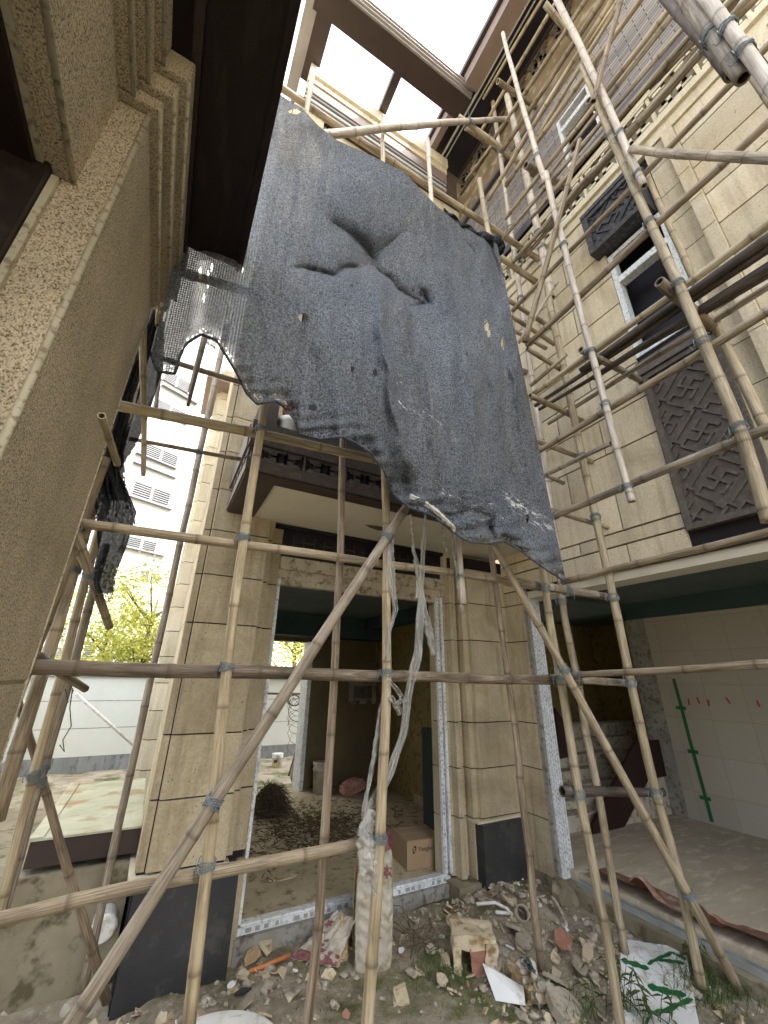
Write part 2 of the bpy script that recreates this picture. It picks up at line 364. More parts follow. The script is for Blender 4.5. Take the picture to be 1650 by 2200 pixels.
def netmat(name='grey shade netting', dk=1.0):
    m, nt, b = M(name)
    uv = coords(nt, (1,1,1), 'UV'); v = coords(nt)
    c = ramp(nt, noise(nt, v, 1.6, 6, .6), [(.25, (.072,.082,.096)), (.55, (.100,.113,.131)), (.8, (.138,.153,.173))])
    ch = ramp(nt, noise(nt, coords(nt, (1,1,.5)), .9, 5, .6, .6), [(.42, (0,0,0)), (.62, (1,1,1))])
    c = mix(nt, ch, c, ramp(nt, noise(nt, coords(nt, (3,3,.6), rot=(0,.5,0)), 3, 6, .7, .3), [(.3, (.055,.059,.066)), (.7, (.145,.150,.158))]))
    sp = ramp(nt, noise(nt, v, 95, 2, .8), [(.36, (.45,.45,.45)), (.64, (1.7,1.7,1.7))])
    c = mix(nt, 1, c, sp, 'MULTIPLY')
    rag = ramp(nt, noise(nt, coords(nt, (1,1,.25)), 2.5, 6, .7, .5), [(.6, (0,0,0)), (.85, (.5,.5,.5))])
    c = mix(nt, rag, c, (.13,.125,.12))
    # white lime splashes
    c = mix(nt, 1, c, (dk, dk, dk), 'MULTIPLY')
    spn = noise(nt, coords(nt, (40, 70, 1), 'UV'), 1.0, 5, .85)
    for (cu, cv, ru, rv, th) in ((.93,.845,.085,.04,.535),(.78,.905,.18,.04,.58),(.66,.70,.12,.025,.58),(.60,.64,.10,.03,.61),(.45,.35,.3,.3,.70)):
        mp = N(nt, 'ShaderNodeMapping'); mp.inputs['Scale'].default_value = (1/ru, 1/rv, 0); mp.inputs['Location'].default_value = (-cu/ru, -cv/rv, 0); nt.links.new(uv, mp.inputs[0])
        ln = N(nt, 'ShaderNodeVectorMath', operation='LENGTH'); nt.links.new(mp.outputs[0], ln.inputs[0])
        gt = ramp(nt, ln.outputs['Value'], [(.4, (1,1,1)), (1, (0,0,0))])
        c = mix(nt, mix(nt, 1, ramp(nt, spn, [(th, (0,0,0)), (th+.03, (1,1,1))]), gt, 'MULTIPLY'), c, (.6,.6,.57) if dk > .5 else c)
    nt.links.new(c, b.inputs['Base Color']); b.inputs['Roughness'].default_value = .95; b.inputs['Specular IOR Level'].default_value = .05
    tl = N(nt, 'ShaderNodeBsdfTranslucent'); nt.links.new(c, tl.inputs['Color'])
    mx1 = N(nt, 'ShaderNodeMixShader'); mx1.inputs[0].default_value = .09
    nt.links.new(b.outputs[0], mx1.inputs[1]); nt.links.new(tl.outputs[0], mx1.inputs[2])
    tr = N(nt, 'ShaderNodeBsdfTransparent')
    wv = N(nt, 'ShaderNodeTexWave', wave_type='BANDS', bands_direction='Y'); wv.inputs['Scale'].default_value = 46; wv.inputs['Distortion'].default_value = 1.5
    wv.inputs['Detail'].default_value = 2; nt.links.new(uv, wv.inputs['Vector'])
    wx = N(nt, 'ShaderNodeTexWave', wave_type='BANDS', bands_direction='X'); wx.inputs['Scale'].default_value = 50; wx.inputs['Distortion'].default_value = .8
    nt.links.new(uv, wx.inputs['Vector'])
    g = mix(nt, .5, wv.outputs['Fac'], wx.outputs['Fac'])
    nn = noise(nt, v, 130, 2, .7)
    g2 = mix(nt, .55, g, nn)
    wr = noise(nt, coords(nt, (5,5,1.2), rot=(0,.45,0)), 4, 6, .7, .8)
    at = N(nt, 'ShaderNodeAttribute', attribute_name='thin')
    hole = ramp(nt, g2, [(.27, (.13,.13,.13)), (.50, (.0,.0,.0))])
    hole2 = ramp(nt, g2, [(.44, (1,1,1)), (.60, (.05,.05,.05))])
    hh = mix(nt, at.outputs['Fac'], hole, hole2)
    mx2 = N(nt, 'ShaderNodeMixShader'); nt.links.new(hh, mx2.inputs[0]); nt.links.new(mx1.outputs[0], mx2.inputs[1]); nt.links.new(tr.outputs[0], mx2.inputs[2])
    nt.links.new(mx2.outputs[0], nt.nodes['Material Output'].inputs['Surface'])
    bump(nt, b, mix(nt, .75, g2, wr), .8, .03); return m
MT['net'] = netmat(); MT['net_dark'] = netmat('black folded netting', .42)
def film():
    m, nt, b = M('torn clear plastic film')
    b.inputs['Base Color'].default_value = (.40,.40,.37,1); b.inputs['Roughness'].default_value = .2
    tr = N(nt, 'ShaderNodeBsdfTransparent'); mx = N(nt, 'ShaderNodeMixShader')
    f = ramp(nt, noise(nt, coords(nt, (1,1,.2)), 22, 3, .6), [(.35, (.35,.35,.35)), (.7, (.68,.68,.68))])
    nt.links.new(f, mx.inputs[0]); nt.links.new(b.outputs[0], mx.inputs[1]); nt.links.new(tr.outputs[0], mx.inputs[2])
    nt.links.new(mx.outputs[0], nt.nodes['Material Output'].inputs['Surface'])
    bump(nt, b, noise(nt, coords(nt, (1,1,.3)), 16, 3, .6, 1), .6, .02); return m
MT['film'] = film()
def groundmat():
    m, nt, b = M('rubble strewn soil'); v = coords(nt)
    c = ramp(nt, noise(nt, v, 3, 8, .68, .3), [(.3, (.22,.18,.125)), (.5, (.38,.325,.24)), (.7, (.52,.47,.375))])
    c = mix(nt, ramp(nt, noise(nt, v, 26, 5, .7), [(.55, (0,0,0)), (.68, (1,1,1))]), c, (.48,.44,.36))
    moss = ramp(nt, noise(nt, v, 1.7, 6, .65), [(.5, (0,0,0)), (.62, (.85,.85,.85))])
    c = mix(nt, moss, c, ramp(nt, noise(nt, v, 30, 4), [(.3, (.055,.075,.015)), (.7, (.14,.16,.045))]))
    nt.links.new(c, b.inputs['Base Color']); b.inputs['Roughness'].default_value = .95; b.inputs['Specular IOR Level'].default_value = .15
    bump(nt, b, noise(nt, v, 40, 8, .75), .9, .03); return m
MT['ground'] = groundmat()

# ================================================================ SETTING
G = -0.15
XW = 3.17          # street-side face of the wing wall
YF = 3.25          # face of the entrance pilasters
ZF2 = .085         # floor of the wing room
ZE = 9.8           # underside of the main eaves
YN = -3.0
def gz(x, y):
    h = G + .045*mnoise.noise(Vector((x*1.3, y*1.3, 0))) + .03*mnoise.noise(Vector((x*4, y*4, 3))) + .014*mnoise.noise(Vector((x*13, y*13, 7)))
    h += .09*math.exp(-((x-3.1)/.45)**2)*(1 if y < 3.3 else 0)
    h += .10*math.exp(-((x-2.45)/.5)**2-((y-2.9)/.35)**2)
    h += .05*math.exp(-((y-3.25)/.2)**2)*(1 if x > .8 else 0)
    return h
g = MB(); g.grid(lambda u, v: (lambda x, y: (x, y, gz(x, y)))(-3.5+6.75*u, -1.5+5.1*v), 230, 180)
tag(g.build('soil', MT['ground'], origin=(0,0,G)), kind='structure')
g = MB(); g.add([(-90,-60,G-.06),(90,-60,G-.06),(90,120,G-.06),(-90,120,G-.06)], [(0,1,2,3)])
tag(g.build('ground', MT['ground'], origin=(0,0,G-.06)), kind='structure')
g = MB(); g.grid(lambda u, v: (lambda x, y: (x, y, G+.01+.03*mnoise.noise(Vector((x*2, y*2, 9)))))(-5+11*u, 3.55+6.3*v), 90, 60)
tag(g.build('garden_soil', MT['ground'], origin=(0,5,G)), kind='structure')
exec_later = []

# ================================================================ MAIN HOUSE
house = thing('villa', 'unfinished beige stone villa with entrance bay, open wing room and brown eaves', 'house', (1.6, 3.4, 0))
def courses_prism(mb, poly, zs, gap=.009):
    for a, b in zip(zs, zs[1:]): mb.prism(poly, a+gap/2, b-gap/2)
CO = [.4125+.358*k for k in range(0, 26)]
# floors of the rooms
mb = MB(); mb.box(.8, 5.5, 3.36, 4.1, -.4, 0); mb.box(.5, 5.5, 4.101, 6.5, -.4, -.0005); mb.build('hall_floor', MT['dust_floor'], house)
mb = MB(); mb.box(XW+.11, 5.62, -2.5, 3.16, -.4, ZF2); mb.box(XW+.15, 7.5, 3.16, 5.3, -.4, ZF2-.003); mb.build('wing_floor', MT['grey_floor'], house)
mb = MB(); mb.box(XW-.02, XW+.109, -2.5, 3.1, -.5, ZF2-.062); mb.build('wing_footing', MT['concrete'], house)
# left pilaster of entrance
pL = [(.13,4.1),(.13,3.28),(.175,3.28),(.18,3.295),(.188,3.25),(.63,3.25),(.63,3.31),(.68,3.31),(.68,3.37),(.775,3.37),(.775,4.1)]
mb = MB(); courses_prism(mb, pL, CO[:25]); o = mb.build('left_pilaster', MT['stone'], house); o['label'] = 'stepped stone pilaster left of doorway'
mb = MB(); ins = .008
mb.prism([(.13+ins,4.05),(.13+ins,3.28+ins),(.19,3.25+ins+.02),(.63-ins,3.25+ins),(.63-ins,3.31+ins),(.68-ins,3.31+ins),(.68-ins,3.37+ins),(.77-ins,3.37+ins),(.77,4.05)], -.3, 9.3)
mb.build('pilaster_core', MT['joint'], house)
mb = MB(); mb.box(.10,.655, 3.245, 3.9, .385, .404); mb.build('pilaster_ledge', MT['stone_trim'], house)
mb = MB(); mb.box(.145,.72, 3.235, 3.9, -.25, .375); mb.build('pilaster_base', MT['dark_stone'], house, bevel=.004)
mb = MB(); mb.box(.72,.775, 3.33, 3.9, -.25, .375); mb.build('pilaster_return', MT['stone'], house)
# side of the house running back, corner pilaster at rear
mb = MB(); mb.box(.26,.42, 4.1, 6.45, -.3, 9.6); mb.build('side_wall', MT['stone'], house)
mb = MB()
for k in range(-1, 19): mb.box(.075,.5, 6.5, 7.2, .379+.3335*k+.005, .379+.3335*(k+1)-.005); mb.box(.03,.075, 6.56, 7.2, .379+.3335*k+.005, .379+.3335*(k+1)-.005)
mb.build('rear_corner_pilaster', MT['stone_trim'], house)
mb = MB(); mb.box(.085,.5, 6.51, 7.19, -.3, 6.2); mb.build('rear_pilaster_core', MT['joint'], house)
mb = MB(); mb.box(-.18,.7, 6.2, 7.4, 6.2, 6.35); mb.build('rear_cornice', MT['brown_light'], house)
# back block so that the house has real volume
mb = MB(); mb.box(.42, 6.9, 6.62, 6.7, 2.25, 9.5); mb.box(.42, 6.9, 6.5, 6.7, 2.0, 2.25)
mb.box(2.17, 3.7, 6.5, 6.7, -.3, 2.0); mb.box(5.7, 6.9, 6.5, 6.7, -.3, 2.0); mb.build('hall_back_wall', MT['room_dark'], house)  # right gap and wider left opening added out of view to admit daylight
mb = MB(); mb.box(2.11, 2.168, 6.4, 6.72, 0, 2.0); mb.build('back_door_jamb', MT['white_frame'], house)
mb = MB(); mb.box(.9, 5.5, 3.46, 6.5, 2.37, 2.5); mb.build('hall_ceiling', MT['ceiling'], house)
mb = MB(); mb.box(.8, 5.5, 6.1, 6.45, 2.06, 2.37); mb.box(2.9, 3.1, 3.6, 6.1, 2.2, 2.37); mb.build('hall_beam', MT['teal_beam'], house)
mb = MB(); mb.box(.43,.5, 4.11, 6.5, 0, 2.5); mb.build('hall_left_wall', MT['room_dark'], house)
mb = MB(); mb.box(3.34, 3.5, 3.47, 6.5, 0, 2.37); mb.build('hall_right_wall', MT['room_wall'], house)
# right pilaster
pR = [(2.40,3.50),(2.40,3.40),(2.46,3.40),(2.465,3.36),(2.495,3.35),(2.50,3.27),(2.55,3.262),(2.556,3.305),(2.60,3.305),(2.605,3.215),(2.652,3.208),(2.658,3.172),(XW,3.172),(XW,3.5)]
mb = MB(); courses_prism(mb, pR, [.004]+CO[:7]); mb.build('right_pilaster', MT['stone'], house)
mb = MB(); mb.prism([(2.42,3.49),(2.42,3.42),(2.48,3.42),(2.508,3.36),(2.512,3.285),(2.54,3.28),(2.545,3.32),(2.61,3.32),(2.618,3.228),(2.665,3.22),(2.668,3.183),(XW-.003,3.183),(XW-.003,3.49)], .002, 2.68); mb.build('right_pilaster_core', MT['joint'], house)
mb = MB(); mb.box(2.615,3.06, 3.115, 3.3, -.12, .385); mb.build('right_pilaster_base', MT['dark_stone'], house, bevel=.004)
mb = MB(); mb.box(2.6,3.1, 3.15, 3.3, .386, .402); mb.build('right_pilaster_ledge', MT['stone_trim'], house)
mb = MB(); mb.box(2.40, XW-.03, 3.176, 3.5, -.3, .0); mb.build('pilaster_footing', MT['concrete'], house)
# doorway: white wrapped frame, lintel, transom panel
dr = MB(); dr.box(.775,.80, 3.36, 3.46, .03, 2.26); door_f = dr.build('door_frame', MT['white_frame'], house)
mb = MB(); mb.box(2.40,2.435, 3.37, 3.40, .03, 2.26); mb.box(2.445,2.47, 3.35, 3.385, .03, 2.26); mb.build('jamb_strip', MT['white_frame'], door_f)
mb = MB(); mb.box(.80,2.41, 3.38, 3.45, 2.215, 2.26); mb.build('head_strip', MT['plaster'], door_f)
mb = MB(); mb.box(.78,2.44, 3.35, 3.45, -.02, .018); mb.box(.80,2.42, 3.36, 3.385, .018, .03); mb.box(.776,.7995, 3.3595, 3.361, .03, 2.26)
for k in range(26):
    x = .83+k*.062+R_.uniform(-.01,.01)
    if R_.random() < .8: mb.box(x, x+R_.uniform(.012,.04), 3.3485, 3.352, -.012, .010, mi=1)
for k in range(60):
    z = .06+k*.036
    mb.box(2.408+R_.choice((0,.012)), 2.412+R_.choice((0,.012)), 3.3685, 3.372, z, z+R_.uniform(.008,.024), mi=1)
    mb.box(.7765,.780, 3.3585, 3.362, z, z+.018, mi=1)
mb.build('sill_strip', [MT['white_frame'], MT['print']], door_f)
mb = MB(); mb.box(.775,2.56, 3.37, 3.48, 2.26, 2.34); mb.box(.775,2.56, 3.34, 3.48, 2.34, 2.45); mb.build('lintel', MT['plaster'], house)
mb = MB(); mb.box(.775,2.46, 3.36, 3.5, 2.452, 2.70); tr_ = mb.build('transom_panel', MT['black_metal'], house)
mb = MB()
for k in range(8):
    x = .86+k*.2
    mb.box(x, x+.15, 3.352, 3.36, 2.50, 2.512); mb.box(x, x+.012, 3.3505, 3.358, 2.5, 2.66); mb.box(x+.06, x+.2, 3.352, 3.36, 2.60, 2.612); mb.box(x+.1, x+.112, 3.3505, 3.358, 2.54, 2.64)
mb.build('transom_fret', MT['brown_metal'], tr_)
mb = MB(); mb.box(.76,2.44, 3.32, 3.7, -.35, -.022); mb.build('door_step', MT['grey_concrete'], house)
# upper entrance wall
mb = MB()
zs = CO[6:25]
for a, b in zip(zs, zs[1:]):
    xs = [.78, 1.5, 2.3, XW] if a > 2.9 else [2.47, XW]
    for x0, x1 in zip(xs, xs[1:]): mb.box(x0+.004, x1-.004, 3.3, 3.36, a+.0045, b-.0045)
mb.build('upper_entrance_wall', MT['stone_light'], house)
mb = MB(); mb.box(.7, XW, 3.306, 3.5, 2.7, 9.2); mb.build('upper_wall_core', MT['joint'], house)

mb = MB(); mb.box(.85,2.95, 3.27, 3.299, 2.95, 8.7); mb.build('recess_shade_sheet', MT['black_metal'], house)  # black sheet in place of the recess's shade, sized to darken the net holes
mb = MB(); mb.box(XW+.03, 6.5, -11, YN-.101, -.3, ZE+.3); mb.box(XW+.03, XW+.2, YN-.1, YN+.002, 2.3, ZE+.3); mb.box(2.4, XW+.03, -11, YN-.11, ZE+.24, ZE+.34); mb.build('sun_block_wing', MT['stone_light'], house)  # added out of view to keep the sun off the porch pillar
# ---- balcony over the door
bx0 = .275; zb = onY(485, 1108, 3.28).z
Yb = 2.43; zb = onY(565, 1016, Yb).z-.01; zl = onY(565, 992, Yb).z; zfr_ = onY(565, 961, Yb).z; zrt = onY(575, 912, Yb).z; print('balc', zb, zl, zfr_, zrt)
bal = MB(); bal.box(bx0+.01, 3.1, Yb+.03, 3.245, zb+.03, zl)
balc = bal.build('balcony', MT['brown_metal'], house)
mb = MB(); mb.box(bx0, 3.1, Yb, Yb+.13, zb, zl-.001); mb.box(bx0, bx0+.21, Yb+.13, 3.245, zb, zl-.001); mb.build('border', MT['brown_metal'], balc)
mb = MB(); mb.box(bx0+.21, 3.14, Yb+.13, 3.3, zb+.008, zb+.028); mb.build('soffit_panel', MT['white_soffit'], balc)
mb = MB(); mb.box(bx0-.012, 3.12, Yb-.012, Yb-.001, zb+.012, zl); mb.box(bx0-.012, bx0-.001, Yb, 3.245, zb+.012, zl); mb.build('lower_fascia', MT['bronze'], balc)
zt = zl-.05
mb = MB(); mb.box(bx0-.012, 3.12, Yb-.02, Yb+.05, zfr_+.012, zrt); mb.box(bx0-.02, bx0+.05, Yb+.05, 3.245, zfr_+.012, zrt)
mb.build('rail', MT['bronze'], balc)
mb = MB(); mb.box(bx0+.012, 3.1, Yb+.014, Yb+.03, zl, zfr_+.012); mb.box(bx0+.012, bx0+.03, Yb+.03, 3.245, zl, zfr_+.012); mb.build('parapet_panel', MT['black_metal'], balc)
def keyfret(mb, place, w, h, t):
    # one greek-key motif in a w x h cell; place(u, v, du, dv) adds a bar
    place(0, 0, w, t); place(0, h-t, w, t)
    for s in (0, 1):
        f = (lambda u, du: (u, du)) if not s else (lambda u, du: (w-u-du, du))
        for (u, v, du, dv) in ((.06*w, .12*h, .36*w, t), (.06*w+.36*w-t, .12*h, t, .28*h), (.16*w, .40*h-t, .26*w, t), (.16*w, .40*h-t, t, .22*h), (.16*w, .60*h, .26*w, t), (.42*w-t, .60*h, t, .26*h), (.06*w, .86*h-t, .36*w, t)):
            a, b = f(u, du); place(a, v, b, dv)
mb = MB()
for k in range(9):
    x = bx0+.08+k*.315
    keyfret(mb, lambda u, v, du, dv: mb.box(x+u, x+u+du, Yb-.002, Yb+.013, zl+.006+v, zl+.006+v+dv), .27, zfr_-zl, .016)
    mb.box(x+.285, x+.30, Yb-.004, Yb+.013, zl, zfr_+.012)
for k in range(3):
    y = Yb+.03+k*.265
    keyfret(mb, lambda u, v, du, dv: mb.box(bx0-.004, bx0+.011, y+u, y+u+du, zl+.006+v, zl+.006+v+dv), .24, zfr_-zl, .016)
mb.build('fretwork', MT['bronze_light'], balc)

# ---- wing wall (faces -X)
def wx(px, py): p = onX(px, py, XW); return p.y, p.z
yj = onX(1205, 1900, XW).y            # far jamb of the opening
zf = onX(1330, 1222, XW).z            # fascia bottom
zl0 = onX(1330, 1175, XW).z; zl1 = onX(1330, 1145, XW).z   # two joints
print('wing', yj, zf, zl0, zl1)

D = .03
mb = MB()
mb.box(XW-.006, XW+.158, yj+.002, 3.17, -.06, zf); mb.build('wing_corner_pier_core', MT['joint'], house)
mb = MB()
for a, b in zip([-.1]+CO[:7], CO[:6]+[zf]): mb.box(XW-.02, XW-.006, yj+.03, 3.17, a+.0045, b-.0045)
mb.build('wing_corner_pier', MT['stone'], house)
mb = MB(); mb.box(XW-.022, XW+.012, yj-.014, yj+.028, 0, zf); mb.build('pier_edge_render', MT['grey_concrete'], house)
mb = MB(); mb.box(XW-.028, XW+.17, yj-.016, 3.2, -.35, ZF2-.055); mb.build('pier_footing', MT['concrete'], house)
mb = MB(); mb.box(XW+.013, XW+.16, yj-.012, yj-.001, ZF2-.06, zf-.02)
for k in range(58):
    for q in range(5):
        z = ZF2+k*.036+(q % 2)*.018; mb.box(XW+.022+q*.028, XW+.0255+q*.028, yj-.0135, yj-.0115, z, z+.022, mi=1)
mb.build('perforated_jamb_strip', [MT['white_frame'], MT['print']], house)
# wall proper, split round window and panels: list of (y0,y1,z0,z1) stones
wy_panelL = wx(1366, 797)[0]-.0; yPL = wx(1485, 1143)[0]; zP0 = wx(1485, 1143)[1]; 
yWL = wx(1322, 609)[0]; yWR = wx(1490, 617)[0]; zWt = wx(1298, 566)[1]; zWb = wx(1366, 770)[1]-.0
zPt = wx(1366, 797)[1]
zS0 = wx(1291, 564)[1]; zS1 = wx(1264, 498)[1]; ySL = wx(1280, 530)[0]; ySR = wx(1405, 440)[0]
zfb = wx(1200, 518)[1]; zft = wx(1250, 380)[1]; zbb = wx(1300, 299)[1]; zbt = wx(1360, 190)[1]
print('win', yWL, yWR, zWb, zWt, 'panel', yPL, zP0, zPt, 'small', ySL, ySR, zS0, zS1, 'fret', zfb, zft, zbb, zbt)
zcs = [zf, zl0, zl1]; z = zl1
while z + .36 < zfb: z += .352; zcs.append(z)
zcs[-1] = zfb-.12
mb = MB()
def inhole(y0, y1, z0, z1):
    return y0 < yPL-.02 and y1 > yWR-.0 and z1 > zP0+.02 and z0 < zS1-.02
k = 0; mbR = MB()
for a, b in zip(zcs, zcs[1:]):
    k += 1
    # left part: between facade corner and the window strip
    cut = [3.17]; yy = 3.17-(.66 if k % 2 else 1.0)
    if b <= zP0+.02:
        while yy > YN: cut.append(yy); yy -= .95
        cut.append(YN)
    else:
        while yy > yPL+.25: cut.append(yy); yy -= .75
        cut.append(yPL+.012)
    for y1, y0 in zip(cut, cut[1:]): mb.box(XW-D, XW-.004, y0+.0055, y1-.0055, a+.0075, b-.0075)
    if b > zP0+.02:
        mbL, mb = mb, mbR
        q0 = yWR-.03
        mb.box(XW-D, XW-.004, q0-.16, q0, a+.0045, b-.0045)
        mb.box(XW-D-.05, XW-.004, q0-.25, q0-.164, a+.0045, b-.0045)
        yy = q0-.254
        mb.box(XW-D, XW-.004, -.05, yy, a+.0075, b-.0075)
        mb.box(XW-D-.05, XW-.004, -.14, -.054, a+.0045, b-.0045); mb.box(XW-D, XW-.004, -.34, -.144, a+.0045, b-.0045)
        mb.box(XW-D, XW-.004, YN, -.36, a+.0045, b-.0045)
        mb = mbL
mbR.build('wing_pilaster_cladding', MT['stone_light'], house)
mb.build('wing_wall_cladding', MT['stone_light'], house)
mb = MB()
mb.box(XW-.003, XW+.22, YN, yWR, zf-.02, zfb+.5); mb.box(XW-.003, XW+.22, yWL, 3.17, zf-.02, zfb+.5)
mb.box(XW-.003, XW+.22, yWR, yWL, zf-.02, zWb); mb.box(XW-.003, XW+.22, yWR, yWL, zWt, zfb+.5)
mb.build('wing_wall_core', MT['joint'], house)
mb = MB(); mb.box(XW+.02, XW+.24, YN, 3.1, zf-.09, zf-.001); mb.build('opening_soffit', MT['white_soffit'], house)
# bronze lattice panels built from bars laid at 45 degrees to the frame
def lattice(parent, x, y0, y1, z0, z1, u, t, mat, dep=.018):
    mb = MB(); cy, cz = (y0+y1)/2, (z0+z1)/2; r2 = math.sqrt(.5)
    A = Vector((0, r2, r2)); B = Vector((0, -r2, r2)); C0 = Vector((x, cy, cz))
    def seg(a0, b0, a1, b1):
        p = C0+A*a0*u+B*b0*u; q = C0+A*a1*u+B*b1*u
        d = q-p; t0, t1 = 0, 1
        for (pv, dv, lo, hi) in ((p.y, d.y, y0, y1), (p.z, d.z, z0, z1)):
            if abs(dv) < 1e-9: continue
            ta, tb = (lo-pv)/dv, (hi-pv)/dv
            if ta > tb: ta, tb = tb, ta
            t0, t1 = max(t0, ta), min(t1, tb)
        if t1-t0 <= .02: return
        a = p+d*t0; b = p+d*t1; e = (b-a).normalized(); n = Vector((1,0,0)).cross(e)
        mb.obox((a+b)/2, e, n, Vector((1,0,0)), (b-a).length/2+t/2, t/2, dep/2*(1 if abs(a0-a1) < 1e-6 else .93))
    n = int(3*max(y1-y0, z1-z0)/u/6)+4
    for i in range(-n, n+1):
        for j in range(-n, n+1):
            a, b = i*6.0+ (j % 2)*3.0*0, j*6.0
            a += 0; 
            # hooked cross
            seg(a-1.5, b, a+1.5, b); seg(a, b-1.5, a, b+1.5)
            seg(a+1.5, b, a+1.5, b+1.5); seg(a-1.5, b, a-1.5, b-1.5); seg(a, b+1.5, a-1.5, b+1.5); seg(a, b-1.5, a+1.5, b-1.5)
            # long linking bars
            seg(a+3.0, b-2.6, a+3.0, b+2.6); seg(a-2.6, b+3.0, a+1.6, b+3.0)
            seg(a+3.0, b+2.6, a+4.4, b+2.6); seg(a+3.0, b-2.6, a+1.6, b-2.6)
            seg(a+1.6, b+3.0, a+1.6, b+4.4)
    return mb.build('fretwork', mat, parent)
def panel(name, y0, y1, z0, z1, mat, fr, u, t, dep=.05, lab=None):
    XL_ = XW-D-.004 if dep < .08 else XW-D-dep+.022
    mb = MB(); mb.box(XL_+.008, XW+.01, y0+fr*.5, y1-fr*.5, z0+fr*.5, z1-fr*.5); p = mb.build(name, mat, house)
    if lab: p['label'] = lab
    mb = MB(); X0 = XW-D-dep
    mb.box(X0, XW, y0, y0+fr, z0, z1); mb.box(X0, XW, y1-fr, y1, z0, z1); mb.box(X0+.001, XW, y0+fr, y1-fr, z0, z0+fr); mb.box(X0+.001, XW, y0+fr, y1-fr, z1-fr, z1)
    mb.build('panel_frame', mat, p)
    lattice(p, XL_, y0+fr+.005, y1-fr-.005, z0+fr+.005, z1-fr-.005, u, t, mat); return p
yPR = yWR-.03
panel('lattice_panel', yPR, yPL, zP0, zPt-.13, MT['bronze'], .04, .046, .019, .03, 'tall brown fretwork panel below window')
mb = MB(); mb.box(XW-D-.05, XW, yPR, yPL+.01, zPt-.125, zPt); mb.build('window_sill', MT['bronze'], house)
sp = panel('lattice_panel', ySR, ySL, zS0, zS1, MT['slate'], .055, .050, .014, .13, 'slate grey fretwork panel above window')
mb = MB(); mb.box(XW-.17, XW, ySR, ySL, zS1+.001, zS1+.05); mb.build('panel_cap', MT['slate'], sp)
def window(y0, y1, z0, z1, trz, lab, ft=.045):
    mb = MB(); X0 = XW-.02
    mb.box(X0, X0+.09, y0, y0+ft, z0, z1); mb.box(X0, X0+.09, y1-ft, y1, z0, z1); mb.box(X0+.001, X0+.09, y0+ft, y1-ft, z1-ft, z1); mb.box(X0+.001, X0+.09, y0+ft, y1-ft, z0, z0+ft*.6)
    wn = mb.build('window_frame', MT['white_frame'], house); wn['label'] = lab
    mb = MB(); mb.box(X0-.01, X0+.08, y0+ft, y1-ft, trz-.035, trz+.035); mb.build('transom', MT['white_frame'], wn)
    mb = MB(); mb.box(XW+.22, XW+.24, y0-.3, y1+.3, z0-.3, z1+.3); mb.build('dark_room_sheet', MT['black_metal'], wn)  # black sheet standing in for the darkness of the unlit room
    return wn
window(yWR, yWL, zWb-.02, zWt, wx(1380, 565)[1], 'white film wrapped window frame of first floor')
# fret string course
mb = MB(); mb.box(XW-.05, XW, YN, 3.25, zfb-.12, zfb); mb.box(XW-.085, XW, YN, 3.25, zfb, zfb+.07); mb.box(XW-.075, XW, YN, 3.25, zft-.06, zft); sc_ = mb.build('string_course', MT['stone_trim'], house)
mb = MB(); mb.box(XW-.03, XW, YN, 3.25, zfb+.07, zft-.06); mb.build('course_backing', MT['concrete'], sc_)
mb = MB(); fh = zft-.06-(zfb+.07)
y = 3.1; k = 0
while y > YN+.5:
    yy = y
    keyfret(mb, lambda u, v, du, dv: mb.box(XW-.072, XW-.029, yy-u-du, yy-u, zfb+.075+v, zfb+.075+v+dv), .31, fh-.01, .034)
    mb.box(XW-.060, XW-.029, yy-.35, yy-.318, zfb+.08, zft-.065)
    y -= .36; k += 1
mb.build('fretwork', MT['stone_trim'], sc_)
mb = MB(); mb.box(XW-.10, XW, YN, 3.25, zft+.002, zbb-.0); mb.build('dark_cornice', MT['slate_band'], house)
mb = MB(); mb.box(XW-.106, XW, YN, 3.25, zft-.02+.022, zft+.03); mb.build('cornice_lip', MT['black_metal'], house)
# brick storey with window
uy0 = wx(1274, 206)[0]; uy1 = wx(1206, 288)[0]+.02; uz1 = wx(1201, 262)[1]; uz0 = wx(1230, 356)[1]; utz = wx(1206, 288)[1]
mb = MB(); zk0, zk1 = zbb+.001, wx(1267, 107)[1]
mb.box(XW-.03, XW+.2, YN, uy0, zk0, zk1); mb.box(XW-.03, XW+.2, uy1, 3.25, zk0, zk1); mb.box(XW-.03, XW+.2, uy0, uy1, zk0, uz0); mb.box(XW-.03, XW+.2, uy0, uy1, uz1, zk1)
mb.build('brick_storey', MT['strip_brick'], house)
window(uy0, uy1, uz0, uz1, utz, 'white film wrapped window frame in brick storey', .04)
mb = MB(); mb.box(XW-.09, XW-.031, YN, 3.25, zbt-.25, zbt); 
# frieze under the eave
zfr = wx(1130, 175)[1]
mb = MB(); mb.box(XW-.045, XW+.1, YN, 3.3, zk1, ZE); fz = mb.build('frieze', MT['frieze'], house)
mb = MB(); mb.box(XW-.09, XW, YN, 3.3, zk1, zk1+.07); mb.build('frieze_sill', MT['slate_band'], fz)
mb = MB(); y = 3.2
while y > YN+.4:
    yy = y; keyfret(mb, lambda u, v, du, dv: mb.box(XW-.085, XW-.044, yy-u-du, yy-u, ZE-.5+v, ZE-.5+v+dv), .34, .42, .035); y -= .40
mb.build('fretwork', MT['bronze'], fz)
